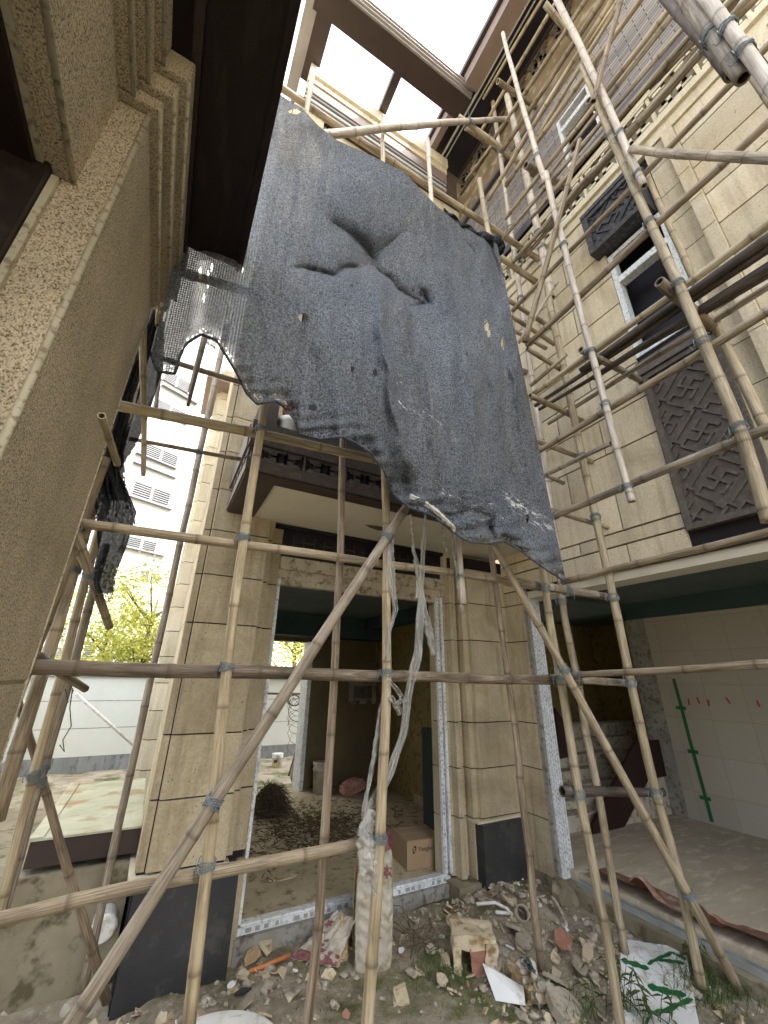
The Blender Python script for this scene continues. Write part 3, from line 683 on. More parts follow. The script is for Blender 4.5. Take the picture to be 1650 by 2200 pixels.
# eaves
e0 = onZ(1000, 177, ZE).x; e1 = onZ(1027, 194, ZE).x
e2 = onZ(1045, 200, ZE).x
mb = MB(); mb.box(e1+.02, XW, YN, 3.2, ZE, ZE+.06); ev = mb.build('wing_eave', MT['black_metal'], house)
mb = MB(); mb.box(e0, e1, YN, 2.16, ZE-.02, ZE+.22); mb.build('fascia', MT['brown_light'], ev)
mb = MB(); mb.box(e1, e1+.016, YN, 3.2, ZE-.035, ZE+.03); mb.box(e1+.07, e1+.084, YN, 3.2, ZE-.03, ZE+.02); mb.build('drip_trim', MT['render_white'], ev)
mb = MB(); mb.box(e2+.30, e2+.36, YN, 3.2, ZE-.03, ZE+.02); mb.build('soffit_rib', MT['brown_metal'], ev)
mb = MB(); mb.box(e0-.05, 7.2, YN, 7.0, ZE+.24, ZE+.34); mb.add([(e0+2,-2.9,ZE+.3),(6,-2.9,ZE+.3),(6,6,ZE+1.2),(e0+2,6,ZE+1.2)],[(0,1,2,3)]); mb.build('main_roof', MT['brown_metal'], house)
# open roof frame over the entrance
pa = onZ(713, 51, ZE); pb = onZ(964, 242, ZE); pc = onZ(782, 0, ZE); pd = onZ(627, 204, ZE); pe = onZ(684, 145, ZE)
print('pergola', pa, pb, pc, pd, pe)
mb = MB(); mb.box(pd.x, e0+.2, pc.y+.10, pa.y, ZE, ZE+.2); rf = mb.build('open_roof_frame', MT['brown_metal'], house)
mb = MB(); mb.box(pd.x+.06, pa.x, pa.y, 3.3, ZE+.001, ZE+.2); mb.build('side_beam', MT['brown_metal'], rf)
mb = MB()
for k, (dy, dz) in enumerate(((.075,.03),(.045,.07),(.02,.11),(0,.15))):
    mb.box(pd.x-.0-.1+dy*.8, e0+.2, pc.y+dy, pc.y+.101, ZE-.01+dz, ZE+.035+dz)
mb.box(pd.x-.04, pd.x+.06, pc.y+.1, 3.6, ZE+.05, ZE+.12); mb.box(pd.x-.1, pd.x, pc.y+.1, 3.6, ZE+.13, ZE+.2)
mb.build('gutter_profile', MT['gutter'], rf)
pm = onZ(862, 167, ZE); pn = onZ(847, 156, ZE)
mb = MB(); mb.box(pn.x, pm.x, pa.y, 3.3, ZE+.002, ZE+.14); mb.build('mullion', MT['brown_metal'], rf)
mb = MB(); mb.box(pb.x, pb.x+.10, pa.y, 3.2, ZE-.001, ZE+.2); mb.build('side_fascia', MT['brown_light'], rf)
# banded eave of entrance block seen through the frame
def bandY(name, yy, pya, pyb, mat, dep=.2, x0=.30, x1=2.75):
    za = onY(800, pya, yy).z; zc = onY(800, pyb, yy).z
    mb = MB(); mb.box(x0, x1, yy, yy+dep, min(za, zc), max(za, zc)); return mb.build(name, mat, house)
bandY('entrance_eave_fascia', 3.06, 227, 246, MT['stone_trim'], .2)
bandY('entrance_eave_lip', 3.085, 246, 250, MT['brown_metal'], .2)
bandY('entrance_eave_board', 3.10, 250, 264, MT['stone_light'], .2)
bandY('entrance_eave_soffit', 3.12, 264, 286, MT['brown_light'], .2)
bandY('entrance_gutter', 3.14, 286, 293, MT['render_white'], .16)
bandY('entrance_gutter_shadow', 3.16, 293, 299, MT['black_metal'], .14)
bandY('entrance_gutter_lip', 3.14, 299, 304, MT['render_white'], .16)
bandY('entrance_soffit_strip', 3.17, 304, 312, MT['brown_metal'], .13)

# ---- wing room interior
XR = 5.62
mb = MB(); yt = onX(1480, 1758, XR).y
zt_ = onX(1535, 1312, XR).z; mb.box(XR, XR+.1, YN, yt, ZF2, zt_); wt = mb.build('tiled_wall', MT['wall_tile'], house)
mb = MB(); mb.box(XR-.04, XR+.1, YN, 3.35, zt_, 2.75); mb.build('room_beam', MT['teal_beam'], house)
mb = MB(); mb.box(XW+.2, XR+.1, YN, 5.3, zf+.14, zf+.3); mb.box(XR+.1, 8, 3.2, 5.3, zf+.14, zf+.3); mb.build('room_ceiling', MT['ceiling'], house)
mb = MB(); mb.box(XR+.001, XR+.12, yt, yt+.26, ZF2, zt_); mb.box(XR+.12, 7.6, yt+.1, yt+.26, ZF2, 2.8); mb.build('wall_end', MT['grey_concrete'], house)
mb = MB(); mb.box(3.42, 3.8, 5.3, 5.4, ZF2, 2.75); mb.box(5.7, 8, 5.3, 5.4, ZF2, 2.75); mb.box(3.8, 5.7, 5.3, 5.4, 2.3, 2.75); mb.box(7.5, 7.6, 3.2, 5.3, ZF2, 2.75); mb.build('stair_hall_wall', MT['room_wall'], house)  # unseen gap added behind the pier to let sky light onto the stairs
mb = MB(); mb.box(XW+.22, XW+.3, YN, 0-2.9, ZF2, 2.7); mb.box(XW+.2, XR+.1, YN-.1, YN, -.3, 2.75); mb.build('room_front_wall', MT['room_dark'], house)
# stairs rising to the left, dark red boards
mb = MB()
for k in range(7):
    yy = 3.42+.14*k; za = 0 if k == 0 else zt_s; zt_s = onY(1250, 1752-32*k, 3.42+.14*k).z
    xa = onY(1190, 1740-32*k, yy).x; xb = onY(1285+15*k, 1740-32*k, yy).x
    mb.box(xa-.3, xb, yy, yy+.4, ZF2-.01 if k == 0 else za-.002, zt_s)
    mb.box(xa-.3, xb+.01, yy-.02, yy+.13, zt_s+.001, zt_s+.02)
mb.build('stair_flight', MT['plaster'], house)
s1 = [onY(*p, 3.32) for p in ((1272,1808),(1328,1795),(1391,1672),(1447,1664),(1432,1587),(1362,1594),(1270,1770))]
mb = MB(); mb.prism([(p.x, p.z) for p in s1], 3.30, 3.33, axis='y'); mb.build('stair_board', MT['red_board'], house)
s1 = [onY(*p, 3.40) for p in ((1200,1630),(1222,1625),(1215,1560),(1190,1520))]
mb = MB(); mb.prism([(p.x, p.z) for p in s1], 3.38, 3.41, axis='y'); mb.build('stair_board', MT['red_board'], house)
s1 = [onY(*p, 3.36) for p in ((1328,1796),(1391,1673),(1450,1664),(1478,1752),(1400,1785))]
mb = MB(); mb.prism([(p.x, p.z) for p in s1], 3.335, 3.36, axis='y'); mb.build('stair_cheek', MT['plaster'], house)

# tape and marks on tiled wall
tp = [onX(*p, XR-.003) for p in ((1447,1458),(1464,1520),(1482,1590),(1496,1640),(1530,1766))]
mb = MB()
for a, b in zip(tp, tp[1:]):
    d = (b-a).normalized(); n = Vector((1,0,0)).cross(d); mb.obox((a+b)/2, d, n, Vector((1,0,0)), (b-a).length/2, .018, .0015)
for (x, y) in ((1464,1521),(1490,1615),(1516,1715)):
    p = onX(x, y, XR-.006); mb.box(p.x-.002, p.x+.001, p.y-.05, p.y+.06, p.z-.018, p.z+.018)
tag(mb.build('green_tape', MT['green_tape']), 'green tape line stuck down the cream tiled wall', 'tape')
rl = ['red mark on tiled wall nearest the green tape', 'second red mark right of the green tape', 'middle red mark of the row on tiled wall', 'tilted red mark second from right on tiled wall', 'red mark furthest right on tiled wall']
for k, (x, y, dx) in enumerate(((1480,1508,1),(1500,1505,3),(1522,1510,1),(1564,1505,5),(1629,1512,3))):
    a = onX(x-dx, y-7, XR-.004); b = onX(x+dx, y+7, XR-.004); d = (b-a).normalized()
    mb = MB(); mb.obox((a+b)/2, d, Vector((1,0,0)).cross(d), Vector((1,0,0)), (b-a).length/2, .008, .002)
    tag(mb.build('tape_mark', MT['red']), rl[k], 'tape mark', 'red tape marks on the tiled wall')

# ================================================================ LEFT PORCH (granite)
porch = thing('granite_porch', 'speckled granite porch pillar with dark brown eave close to the camera', 'porch', (-.5, 1.3, 0))
XA = -.36; YA = .98; YB = 1.80; XL = -.445
zA = 3.16; zlow = 2.70
mb = MB(); mb.box(-.478, XA, YA, YB, 1.47, zA); pil = mb.build('pillar', MT['granite'], porch, bevel=.006)
mb = MB(); mb.box(-.478, XA, YA, YB, -.4, 1.462); mb.build('pillar_block', MT['granite'], pil)
mb = MB(); mb.box(-.47, XA-.006, YA+.006, YB-.006, 1.45, 1.48); mb.build('pillar_joint', MT['granite_edge'], pil)
# rounded arris strips
mb = MB()
mb.tube([(XA-.004, YA+.004, -.3), (XA-.004, YA+.004, zA)], .009, 8); mb.tube([(XA-.002, YB-.002, -.3), (XA-.002, YB-.002, zA+.1)], .006, 8)
mb.build('arris', MT['granite_edge'], pil)
# lintel wall above the side opening
zl_b = onX(165, 424, XL).z
mb = MB(); mb.box(XL-.06, XL, -2.5, YA-.001, zl_b, 3.5); ln = mb.build('lintel', MT['granite'], porch)
mb = MB(); mb.tube([(XL-.003, -2.5, zl_b+.003), (XL-.003, YA, zl_b+.003)], .008, 8); mb.box(XL-.075, XL-.06, -2.5, YA, zl_b-.012, zl_b+.12); mb.box(-.49, -.474, YA-.012, YA+.02, -.3, zl_b-.013); mb.build('lintel_edge', MT['granite_edge'], ln)
mb = MB(); mb.box(XL-.30, XL-.076, -2.5, YA-.013, zl_b-.03, zl_b+.1); mb.box(-.60, -.492, YA-.03, YB-.05, -.3, zl_b+.1); wf = mb.build('opening_frame', MT['eave_brown'], porch)
mb = MB(); mb.box(-.66, -.60, .3, YA+.3, 2.0, 2.3); mb.box(-.66, -.60, YA-.1, YA+.1, -.3, 2.0); mb.build('door_leaf', MT['slate'], wf)
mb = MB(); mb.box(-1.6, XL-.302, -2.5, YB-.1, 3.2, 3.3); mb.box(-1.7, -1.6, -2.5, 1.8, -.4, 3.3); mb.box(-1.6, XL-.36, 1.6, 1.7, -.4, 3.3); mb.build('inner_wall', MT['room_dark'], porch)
# cornice steps, kinked out over the pillar
def cornice(xo, xi, ye, z0, z1, nm, kink):
    mb = MB(); mb.box(xo, xi-.4, YA-kink, ye, z0, z1); mb.box(xo-.075, xi-.4, -2.5, YA-kink-.0005, z0, z1)
    o = mb.build(nm, MT['granite'], porch, bevel=.008); 
    mb = MB(); mb.tube([(xo-.002, YA-kink, z0+.004), (xo-.002, ye, z0+.004)], .007, 8); mb.tube([(xo-.077, -2.5, z0+.004), (xo-.077, YA-kink, z0+.004)], .007, 8)
    mb.build('edge', MT['granite_edge'], o)
cornice(-.330, -.36, YB+.01, 3.161, 3.215, 'cornice_step', .03)
cornice(-.300, -.34, YB+.03, 3.216, 3.30, 'cornice_step', .055)
cornice(-.275, -.3, YB+.05, 3.301, 3.42, 'cornice_step', .08)
# brown eave boards
ea = onZ(403, 530, 3.45); eb = onZ(522, 573, 3.45); print('eave', ea, eb)
mb = MB(); mb.box(ea.x+.002, eb.x-.03, -3, ea.y, 3.45, 3.56); evp = mb.build('porch_eave', MT['eave_brown'], porch)
mb = MB(); mb.box(eb.x-.03, eb.x, -3, ea.y+.004, 3.435, 3.60); mb.build('gutter_edge', MT['eave_brown'], evp)
mb = MB(); mb.box(-.29, ea.x, -3, YB-.02, 3.421, 3.44); mb.box(ea.x-.02, ea.x, -3, YB-.02, 3.44, 3.50); mb.build('eave_board', MT['brown_metal'], evp)
mb = MB(); mb.box(-1.8, eb.x-.04, -3, ea.y-.02, 3.57, 3.62); mb.build('porch_roof', MT['brown_metal'], porch)

# ================================================================ GARDEN, NEIGHBOUR, TREES
YG = 9.8
gw = thing('garden_wall', 'long off white garden wall with grey plinth behind the house', 'wall', (1, YG, G))
zt2 = onY(200, 1454, YG).z
mb = MB(); j1 = onY(180, 1506, YG).z; j2 = onY(180, 1565, YG).z; zb2 = onY(180, 1626, YG).z
for a, b in ((zb2, j2), (j2, j1), (j1, zt2)): mb.box(-1.9, 9, YG, YG+.2, a+.006, b-.006); mb.box(-2.1, -1.9, 3.8, YG, a+.006, b-.006)
mb.build('wall_panel', MT['garden_wall'], gw)
mb = MB(); mb.box(-1.9, 9, YG+.008, YG+.19, zb2, zt2); mb.box(-2.09, -1.91, 3.81, YG, zb2, zt2); mb.build('groove', MT['garden_base'], gw)
mb = MB(); mb.box(-1.92, 9, YG-.02, YG+.2, G-.1, zb2); mb.box(-2.1, -1.88, 3.8, YG-.021, G-.1, zb2); mb.build('plinth', MT['garden_base'], gw)
mb = MB(); mb.box(-1.94, 9.1, YG-.05, YG+.25, zt2, zt2+.05); mb.box(-2.14, -1.86, 3.8, YG-.05, zt2, zt2+.05); mb.build('coping', MT['garden_base'], gw)

# white pipe leaning by the garden wall
mb = MB(); mb.tube([onY(163, 1490, 7.5), onY(288, 1602, 8.3)], .022, 8); tag(mb.build('white_pipe', MT['white_pvc']), 'long white pipe slanting in front of garden wall at left', 'pipe')

# neighbour block, turned away
NP = onY(200, 1440, 21.0); dv = ray(1500, 1464); dv.z = 0; dv.normalize(); NN = Vector((dv.y, -dv.x, 0)).normalized()
if NN.y > 0: NN = -NN
nb = thing('apartment_building', 'bright white sunlit apartment block with grey louvre screens beyond the garden', 'building', tuple(NP.xy)+(0,))
mb = MB(); U = dv
mb.obox(Vector((NP.x, NP.y, 29))-NN*3+U*0, U, Vector((0,0,1)), NN, 16, 30, 2.99); mb.build('wall', MT['render_white'], nb)
def npnt(px, py, off=0): return onP(px, py, NP+NN*off, NN)
for (xa, ya, xb, yb, h) in ((352,797,411,820,26),(330,852,404,890,26),(310,955,385,975,30),(287,1033,368,1058,36),(272,1150,338,1165,30),(90,1330,150,1336,40),(150,1372,210,1380,30),(80,1385,210,1395,34),(170,1000,206,1012,30),(440,715,470,722,24),(300,1225,345,1232,20)):
    a = npnt(xa, ya, .06); b = npnt(xb, yb, .06); c = npnt(xa, ya+h, .06); H = a.z-c.z; Ln = (b-a).dot(U)
    if Ln < 0: a, b = b, a; Ln = -Ln
    a.z = max(a.z, b.z)*.5+min(a.z, b.z)*.5
    mb = MB(); n = 7
    for k in range(n): mb.obox(a+U*Ln/2-Vector((0,0,H*(k+.5)/n)), U, Vector((0,0,1)), NN, Ln/2, H*.24/n, .05)
    lv = mb.build('louvre_screen', MT['louvre'], nb)
    mb = MB()
    for q in (0, .5, 1): mb.obox(a+U*Ln*q-Vector((0,0,H/2)), U, Vector((0,0,1)), NN, .05, H/2+.03, .08)
    mb.build('frame', MT['render_white'], lv)
for (xa, ya, xb, yb) in ((348,813+20,424,862),(293,1072,358,1089),(285,1000,380,1020),(280,1178,337,1190),(293,958+22,379,1000)):
    a = npnt(xa, ya, .1); b = npnt(xb, yb, .1); z = (a.z+b.z)/2
    mb = MB(); c = (a+b)/2; mb.obox(Vector((c.x, c.y, z)), U, Vector((0,0,1)), NN, max(1, abs((b-a).dot(U))/2), .035, .12); mb.build('balcony_slab', MT['louvre'], nb)

def tree(label, x, y, h, cr, cz, nleaf, seed, mat, ls=.09, th=.10):
    rr = random.Random(seed); t = thing('broadleaf_tree', label, 'tree', (x, y, G), 'trees beyond the garden wall')
    mb = MB(); mb.tube([(x, y, G-.1), (x+.05, y, G+h*.3), (x-.05, y+.05, G+h*.6), (x, y, G+h*.85)], [th, th*.8, th*.55, th*.25], 8)
    limbs = []
    for k in range(16):
        a = rr.uniform(0, 6.28); z0 = G+h*rr.uniform(.25, .75); L = cr*rr.uniform(.5, .95)
        p0 = Vector((x, y, z0)); p2 = p0+Vector((math.cos(a)*L, math.sin(a)*L, L*rr.uniform(.3,.9))); limbs.append(p2)
        mb.tube([p0, p0.lerp(p2, .5)+Vector((0,0,-.08)), p2], [th*.35, th*.22, th*.08], 6)
    mb.build('trunk', MT['trunk'], t)
    cl = [p for p in limbs]+[Vector((x+rr.gauss(0,1)*cr*.5, y+rr.gauss(0,1)*cr*.5, G+cz+rr.gauss(0,1)*cr*.45)) for _ in range(26)]
    mb = MB()
    for i in range(nleaf):
        c = cl[i % len(cl)]; r = cr*.33
        p = c+Vector((rr.gauss(0,r*.55), rr.gauss(0,r*.55), rr.gauss(0,r*.38)))
        n1 = Vector((rr.gauss(0,1), rr.gauss(0,1), rr.gauss(0,.6))).normalized(); n2 = n1.cross(Vector((rr.gauss(0,1), rr.gauss(0,1), rr.gauss(0,1)))).normalized()
        s = ls*rr.uniform(.5, 1.2)
        mb.add([p, p+n1*s*.5+n2*s*.28, p+n1*s, p+n1*s*.5-n2*s*.28], [(0,1,2,3)])
    mb.build('crown', mat, t); return t
p = onY(330, 1330, 12.3); tree('yellow green maple seen between the left poles and the stone pilaster', p.x, p.y, 4.1, 1.5, 2.6, 9000, 3, MT['leaf'], ls=.10)
p = onY(230, 1380, 13.0); tree('yellow green tree behind the leaning poles at far left', p.x, p.y, 3.4, 1.4, 2.2, 5000, 5, MT['leaf'], ls=.10)
p = onY(635, 1400, 13.5); tree('pale green tree seen through the doorway over the garden wall', p.x, p.y, 4.6, 2.0, 3.0, 14000, 8, MT['leaf'])

# ---- low plinth with concrete cover at left
pw = thing('inspection_pit', 'low concrete pit with mossy slab cover and dark edge left of the pilaster', 'pit', (-.3, 3.9, G))
Yp = 3.52
tp0 = onY(150, 1865, Yp).z; ct = onY(180, 1793, Yp).z; cb_ = onY(180, 1850, Yp).z
print('pit', tp0, ct, cb_, onZ(175, 1662, ct), onZ(62, 1810, ct))
mb = MB(); mb.box(-1.1, .12, Yp, 5.1, -.4, tp0-.02); mb.build('kerb', MT['concrete'], pw)
xl = onZ(62, 1810, ct).x
mb = MB(); mb.box(xl, .125, Yp+.04, 4.98, cb_-.01, ct-.012); mb.build('cover_edge', MT['brown_metal'], pw)
MT['mossy'] = mottled('mossy slab', (.28,.29,.19), (.50,.50,.38), 3, .7, (.30,.20,.10), 4, .3)
mb = MB(); mb.box(xl-.01, .128, Yp+.03, 5.0, ct-.012, ct); mb.box(xl-.01, xl+.06, Yp+.03, 5.0, ct, ct+.008); mb.build('cover', MT['mossy'], pw)

# white capped waste pipe at the plinth
c = onY(225, 1982, 3.45); mb = MB(); mb.tube([c+Vector((0,.2,0)), c+Vector((0,-.06,0)), c+Vector((0,-.075,0)), c+Vector((0,-.1,0))], [.062,.062,.07,.05], 20)
tag(mb.build('waste_pipe', MT['white_pvc']), 'white capped pipe end sticking from the low concrete plinth', 'pipe')

# ================================================================ SCAFFOLD
def depth(P): v = P-CAM; return v.dot(Vector((AX.z, AY.z, AZ.z)))
def proj(P):
    v = P-CAM; c = Vector((v.dot(Vector((AX.x,AY.x,AZ.x))), v.dot(Vector((AX.y,AY.y,AZ.y))), v.dot(Vector((AX.z,AY.z,AZ.z)))))
    return c.x/c.z*F0+W0/2, c.y/c.z*F0+H0/2
def pt(px, py, pl):
    k, v = pl
    return onY(px, py, v) if k == 'Y' else onX(px, py, v) if k == 'X' else onZ(px, py, v)
POLES = []
def bamboo(label, p0, p1, mt, d0, d1=None, bow=None, ties=(), group=None, n=12, name='bamboo_pole', cat='bamboo pole', via=None):
    rr = random.Random(hash(label) % 1000 if False else sum(ord(c)*(i+1) for i, c in enumerate(label)))
    d1 = d1 or d0; L = (p1-p0).length; ax = (p1-p0).normalized()
    s1 = ax.cross(Vector((.3,.2,1)) if abs(ax.z) < .8 else Vector((1,.1,0))).normalized(); s2 = ax.cross(s1)
    b1 = rr.uniform(-1, 1)*.0045*L; b2 = rr.uniform(-1, 1)*.0035*L
    if via: b1 = b2 = 0; via = rim(via, max(3, int(L/.28)))
    if bow: b1, b2 = bow
    ph = rr.uniform(0, 6)
    def axis(t):
        s = t*L
        base = p0+ax*s
        if via:
            k = t*(len(via)-1); i = min(len(via)-2, int(k)); f = k-i
            q0 = via[max(0, i-1)]; q1 = via[i]; q2 = via[i+1]; q3 = via[min(len(via)-1, i+2)]
            base = .5*((2*q1)+(q2-q0)*f+(2*q0-5*q1+4*q2-q3)*f*f+(3*q1-q0-3*q2+q3)*f*f*f)
        return base+s1*(b1*math.sin(math.pi*t)+.0022*math.sin(ph+s*5.1))+s2*(b2*math.sin(math.pi*t)+.002*math.sin(ph+s*7.3))
    nodes = []; s = rr.uniform(.05, .25)
    while s < L-.02: nodes.append(s); s += rr.uniform(.28, .46)
    st = [(0., 1., 0.)]
    for q in nodes:
        for ds, k, nv in ((-.045, .985, 0), (-.012, 1.0, .08), (-.004, 1.07, .62), (.003, 1.02, .4), (.010, 1.05, .12), (.022, .99, 0)):
            if 0 < q+ds < L: st.append((q+ds, k, nv))
    st.append((L, 1., 0.)); extra = []
    for a, b in zip(st, st[1:]):
        if b[0]-a[0] > .12: extra.append(((a[0]+b[0])/2, .975, 0.))
    st = sorted(st+extra)
    V = []; nv = []; uvr = []
    for s_, k, q in st:
        r = (d0+(d1-d0)*s_/L)/2*k; c = axis(s_/L)
        for j in range(n):
            an = 2*math.pi*j/n; rj = r*(1+.02*math.sin(an*2+ph)+.012*math.sin(an*3+s_*2))
            V.append(c+(s1*math.cos(an)+s2*math.sin(an))*rj); nv.append(q)
    mb = MB(); m_ = len(st); fs = []; uv = []
    for i in range(m_-1):
        for j in range(n):
            j2 = (j+1) % n; fs.append((i*n+j, (i+1)*n+j, (i+1)*n+j2, i*n+j2))
            u0, u1 = abs(2*j/n-1), abs(2*(j+1)/n-1)
            uv.append(((u0, st[i][0]), (u0, st[i+1][0]), (u1, st[i+1][0]), (u1, st[i][0])))
    mb.add(V, fs, uv, True)
    for e, (i0, sgn) in enumerate(((0, 1), (m_-1, -1))):
        # cut end: rim, then a dark hollow
        r = (d0 if e == 0 else d1)/2; c = axis(0 if e == 0 else 1); b = len(mb.v)
        ring = [c+(s1*math.cos(2*math.pi*j/n)+s2*math.sin(2*math.pi*j/n))*r*.70 for j in range(n)]
        deep = [q+ax*sgn*.05 for q in ring]
        mb.v += [tuple(q) for q in ring+deep]; nv += [.25]*n+[1.]*n
        for j in range(n):
            j2 = (j+1) % n
            for f in ((i0*n+j, i0*n+j2, b+j2, b+j), (b+j, b+j2, b+n+j2, b+n+j)):
                mb.f.append(f if e == 0 else f[::-1]); mb.uv.append(None); mb.smooth.append(False); mb.mi.append(0)
        mb.f.append(tuple(range(b+n, b+2*n))); mb.uv.append(None); mb.smooth.append(False); mb.mi.append(0)
    o = mb.build(name, BAM[mt], origin=p0)
    at = o.data.attributes.new('node', 'FLOAT', 'POINT'); at.data.foreach_set('value', nv)
    tag(o, label, cat, group)
    for (tx, ty) in ties:
        best = min((i/200 for i in range(201)), key=lambda t: (Vector(proj(axis(t)))-Vector((tx, ty))).length)
        c = axis(best); r = (d0+(d1-d0)*best)/2; tb = MB(); til = rr.uniform(.3, .7)*rr.choice((-1, 1))
        turns = rr.randint(3, 5); P = []
        for i in range(turns*12+1):
            an = 2*math.pi*i/12; P.append(c+(s1*math.cos(an)+s2*math.sin(an))*(r*1.1+.003)+ax*((i/(turns*12)-.5)*.028+math.sin(an+ph)*r*til))
        tb.tube(P, .0021, 5)
        P2 = [c+(s1*math.cos(2*math.pi*i/12)+s2*math.sin(2*math.pi*i/12))*(r*1.13+.004)+ax*(-math.sin(2*math.pi*i/12+ph)*r*til*1.3+(i/24-.5)*.012) for i in range(25)]
        tb.tube(P2, .0019, 5)
        e = P[-1]; tb.tube([e, e+s2*.02+ax*.015, e+s2*.035+Vector((0,0,-.03)), e+s2*.03+Vector((0,0,-.055))], .0022, 4)
        e = P[0]; tb.tube([e, e+s1*.02-ax*.012, e+s1*.03+Vector((0,0,.03))], .0022, 4)
        tb.build('lashing', MT['tie'], o)
    POLES.append(o); return o
def pole(label, x0, y0, x1, y1, pl0, pl1, mt, w0, w1=None, ties=(), group=None, via=None, **k):
    a = pt(x0, y0, pl0); b = pt(x1, y1, pl1 or pl0)
    kk = 1.0 if pl0[0] == 'Y' else .86
    if via:
        P_ = [(x0, y0)]+list(via)+[(x1, y1)]; tot = abs(y1-y0) if abs(y1-y0) > abs(x1-x0) else abs(x1-x0)
        via = [pt(x, y, (pl0[0], pl0[1]+((pl1 or pl0)[1]-pl0[1])*((abs(y-y0) if abs(y1-y0) > abs(x1-x0) else abs(x-x0))/tot))) for x, y in P_]
    d0 = kk*w0*depth(a)/F0; d1 = kk*(w1 or w0)*depth(b)/F0
    return bamboo(label, a, b, mt, d0, d1, ties=ties, group=group, via=via, **k)
YS, YL = ('Y', 1.90), ('Y', 1.965)
GS, GL, GR, GW, GP = 'upright bamboo poles of the front scaffold', 'level bamboo poles of the front scaffold', 'bamboo rails of the scaffold along the wing wall', 'upright bamboo poles along the wing wall', 'short bamboo cross pieces along the wing wall'
# front standards
pole('yellow upright pole in front of the left stone pilaster', 403, 2215, 672, 152, YS, None, 'yellow', 30, 10, ((448,1868),(490,1440),(522,1155),(556,925)), GS, via=((420,2159),(429,2014),(442,1886),(453,1795),(465,1673),(473,1564),(487,1455),(498,1345),(509,1255),(531,1109),(549,1000),(567,876)))
pole('brown upright pole crossing the open doorway', 655, 2260, 778, 600, ('Y', 2.06), None, 'brown', 23, 12, (), GS, via=((662,2200),(675,2073),(682,2000),(691,1891),(700,1745),(711,1605),(714,1500),(720,1420),(724,1318),(731,1209),(733,1100),(738,920)))
pole('upright pole in the middle of the doorway draped with torn plastic', 786, 2260, 822, 250, YS, None, 'yellow', 29, 9, ((815,1803),(832,1440),(832,1165)), GS, via=((788,2200),(794,2109),(810,1916),(818,1756),(826,1609),(832,1463),(830,1318),(831,1165),(827,1010),(826,860)))
pole('bleached pole hanging below the net with its cut end in the air', 996, 1298, 918, 298, YS, None, 'pale', 15, 9, ((992,1240),), GS)
pole('upright pole from the net corner down past the wing opening to the rubble', 1340, 2260, 1030, 385, ('Y', 1.88), None, 'yellow', 22, 10, ((1177,1265),(1205,1455),(1242,1705)), GS, via=((1337,2195),(1326,2141),(1305,2014),(1279,1886),(1257,1777),(1232,1640),(1214,1514),(1195,1405),(1177,1314),(1166,1223)))
pole('brown upright pole standing before the right dark stone base', 1166, 2085, 1055, 1172, ('Y', 2.35), ('Y', 2.33), 'brown', 17, 12, (), GS, via=((1157,2068),(1148,1959),(1137,1832),(1117,1686),(1110,1568),(1094,1477),(1079,1368),(1057,1205)))
pole('upright pole ending behind the torn white sheet on the rubble', 1343, 2050, 1201, 1216, ('Y', 2.18), ('Y', 2.15), 'tan', 17, 14, ((1213,1290),(1262,1460)), GW, via=((1337,2006),(1319,1905),(1301,1795),(1275,1650),(1254,1550),(1239,1441),(1221,1368),(1206,1285)))
pole('thin bleached upright pole rising above the net against the dark eave', 1201, 1216, 1044, 113, ('Y', 2.15), ('Y', 2.12), 'pale', 15, 8, ((1085,490),(1112,645),(1080,330)), GW)
pole('tallest yellow upright pole beside the wing opening standing on the track', 1508, 2120, 1170, 560, ('Y', 1.80), ('Y', 1.80), 'yellow', 20, 14, ((1414,1703),(1354,1462),(1319,1283),(1278,1108),(1247,985)), GW, via=((1501,2100),(1485,2006),(1461,1905),(1441,1814),(1410,1705),(1385,1601),(1352,1452),(1334,1365),(1312,1252),(1288,1150),(1268,1062),(1232,891),(1179,641)))
pole('white weathered upper pole lashed above the tallest yellow pole', 1186, 640, 1089, 205, ('Y', 1.78), ('Y', 1.80), 'pale', 16, 12, ((1150,535),(1163,500)), GW)
# right wing outer standards
XO = ('X', 2.40)
pole('pale upright pole with pointed foot hanging before the fretwork panel', 1357, 1078, 1172, 372, XO, XO, 'pale', 18, 14, ((1347,1048),(1308,868),(1275,752),(1212,527)), GW)
pole('thin white top pole leaning over the black eave', 1172, 392, 1080, 72, XO, XO, 'pale', 14, 9, ((1160,335),), GW)
pole('thick yellow upright pole in front of the tall fretwork panel', 1652, 1120, 1250, 140, XO, XO, 'yellow', 32, 13, ((1590,925),(1510,735),(1457,612),(1397,478),(1322,285)), GW, via=((1590,925),(1519,750),(1457,612),(1397,478),(1337,350)))
pole('grey upper pole doubled against the thick yellow one with open lower end', 1383, 400, 1192, -10, ('X', 2.36), ('X', 2.36), 'pale', 17, 15, ((1372,372),(1338,285)), GW)
pole('yellow inner upright pole close to the stone pilaster at right edge', 1655, 940, 1388, 372, ('X', 2.95), ('X', 2.95), 'yellow', 26, 12, ((1540,690),), GW)
pole('thick grey log at the top right corner with a sawn hollow end', 1597, 168, 1460, -25, ('X', 1.75), ('X', 1.75), 'grey', 34, 38, ((1560,60),), GW)
pole('thick pale pole beside the grey log at the top right corner', 1668, 205, 1508, -20, ('X', 1.72), ('X', 1.72), 'pale', 30, 28, ((1563,60),(1600,110)), GW)
pole('thin yellow pole behind the thick pole at right edge', 1660, 232, 1603, 145, ('X', 2.3), ('X', 2.3), 'yellow', 17, 15, (), GW)
pole('dark shaded plank like pole behind the grey log', 1572, 160, 1425, -20, ('X', 2.0), ('X', 2.0), 'dark', 34, 30, (), GW)  # the shade this board lies in is put into its dark colour
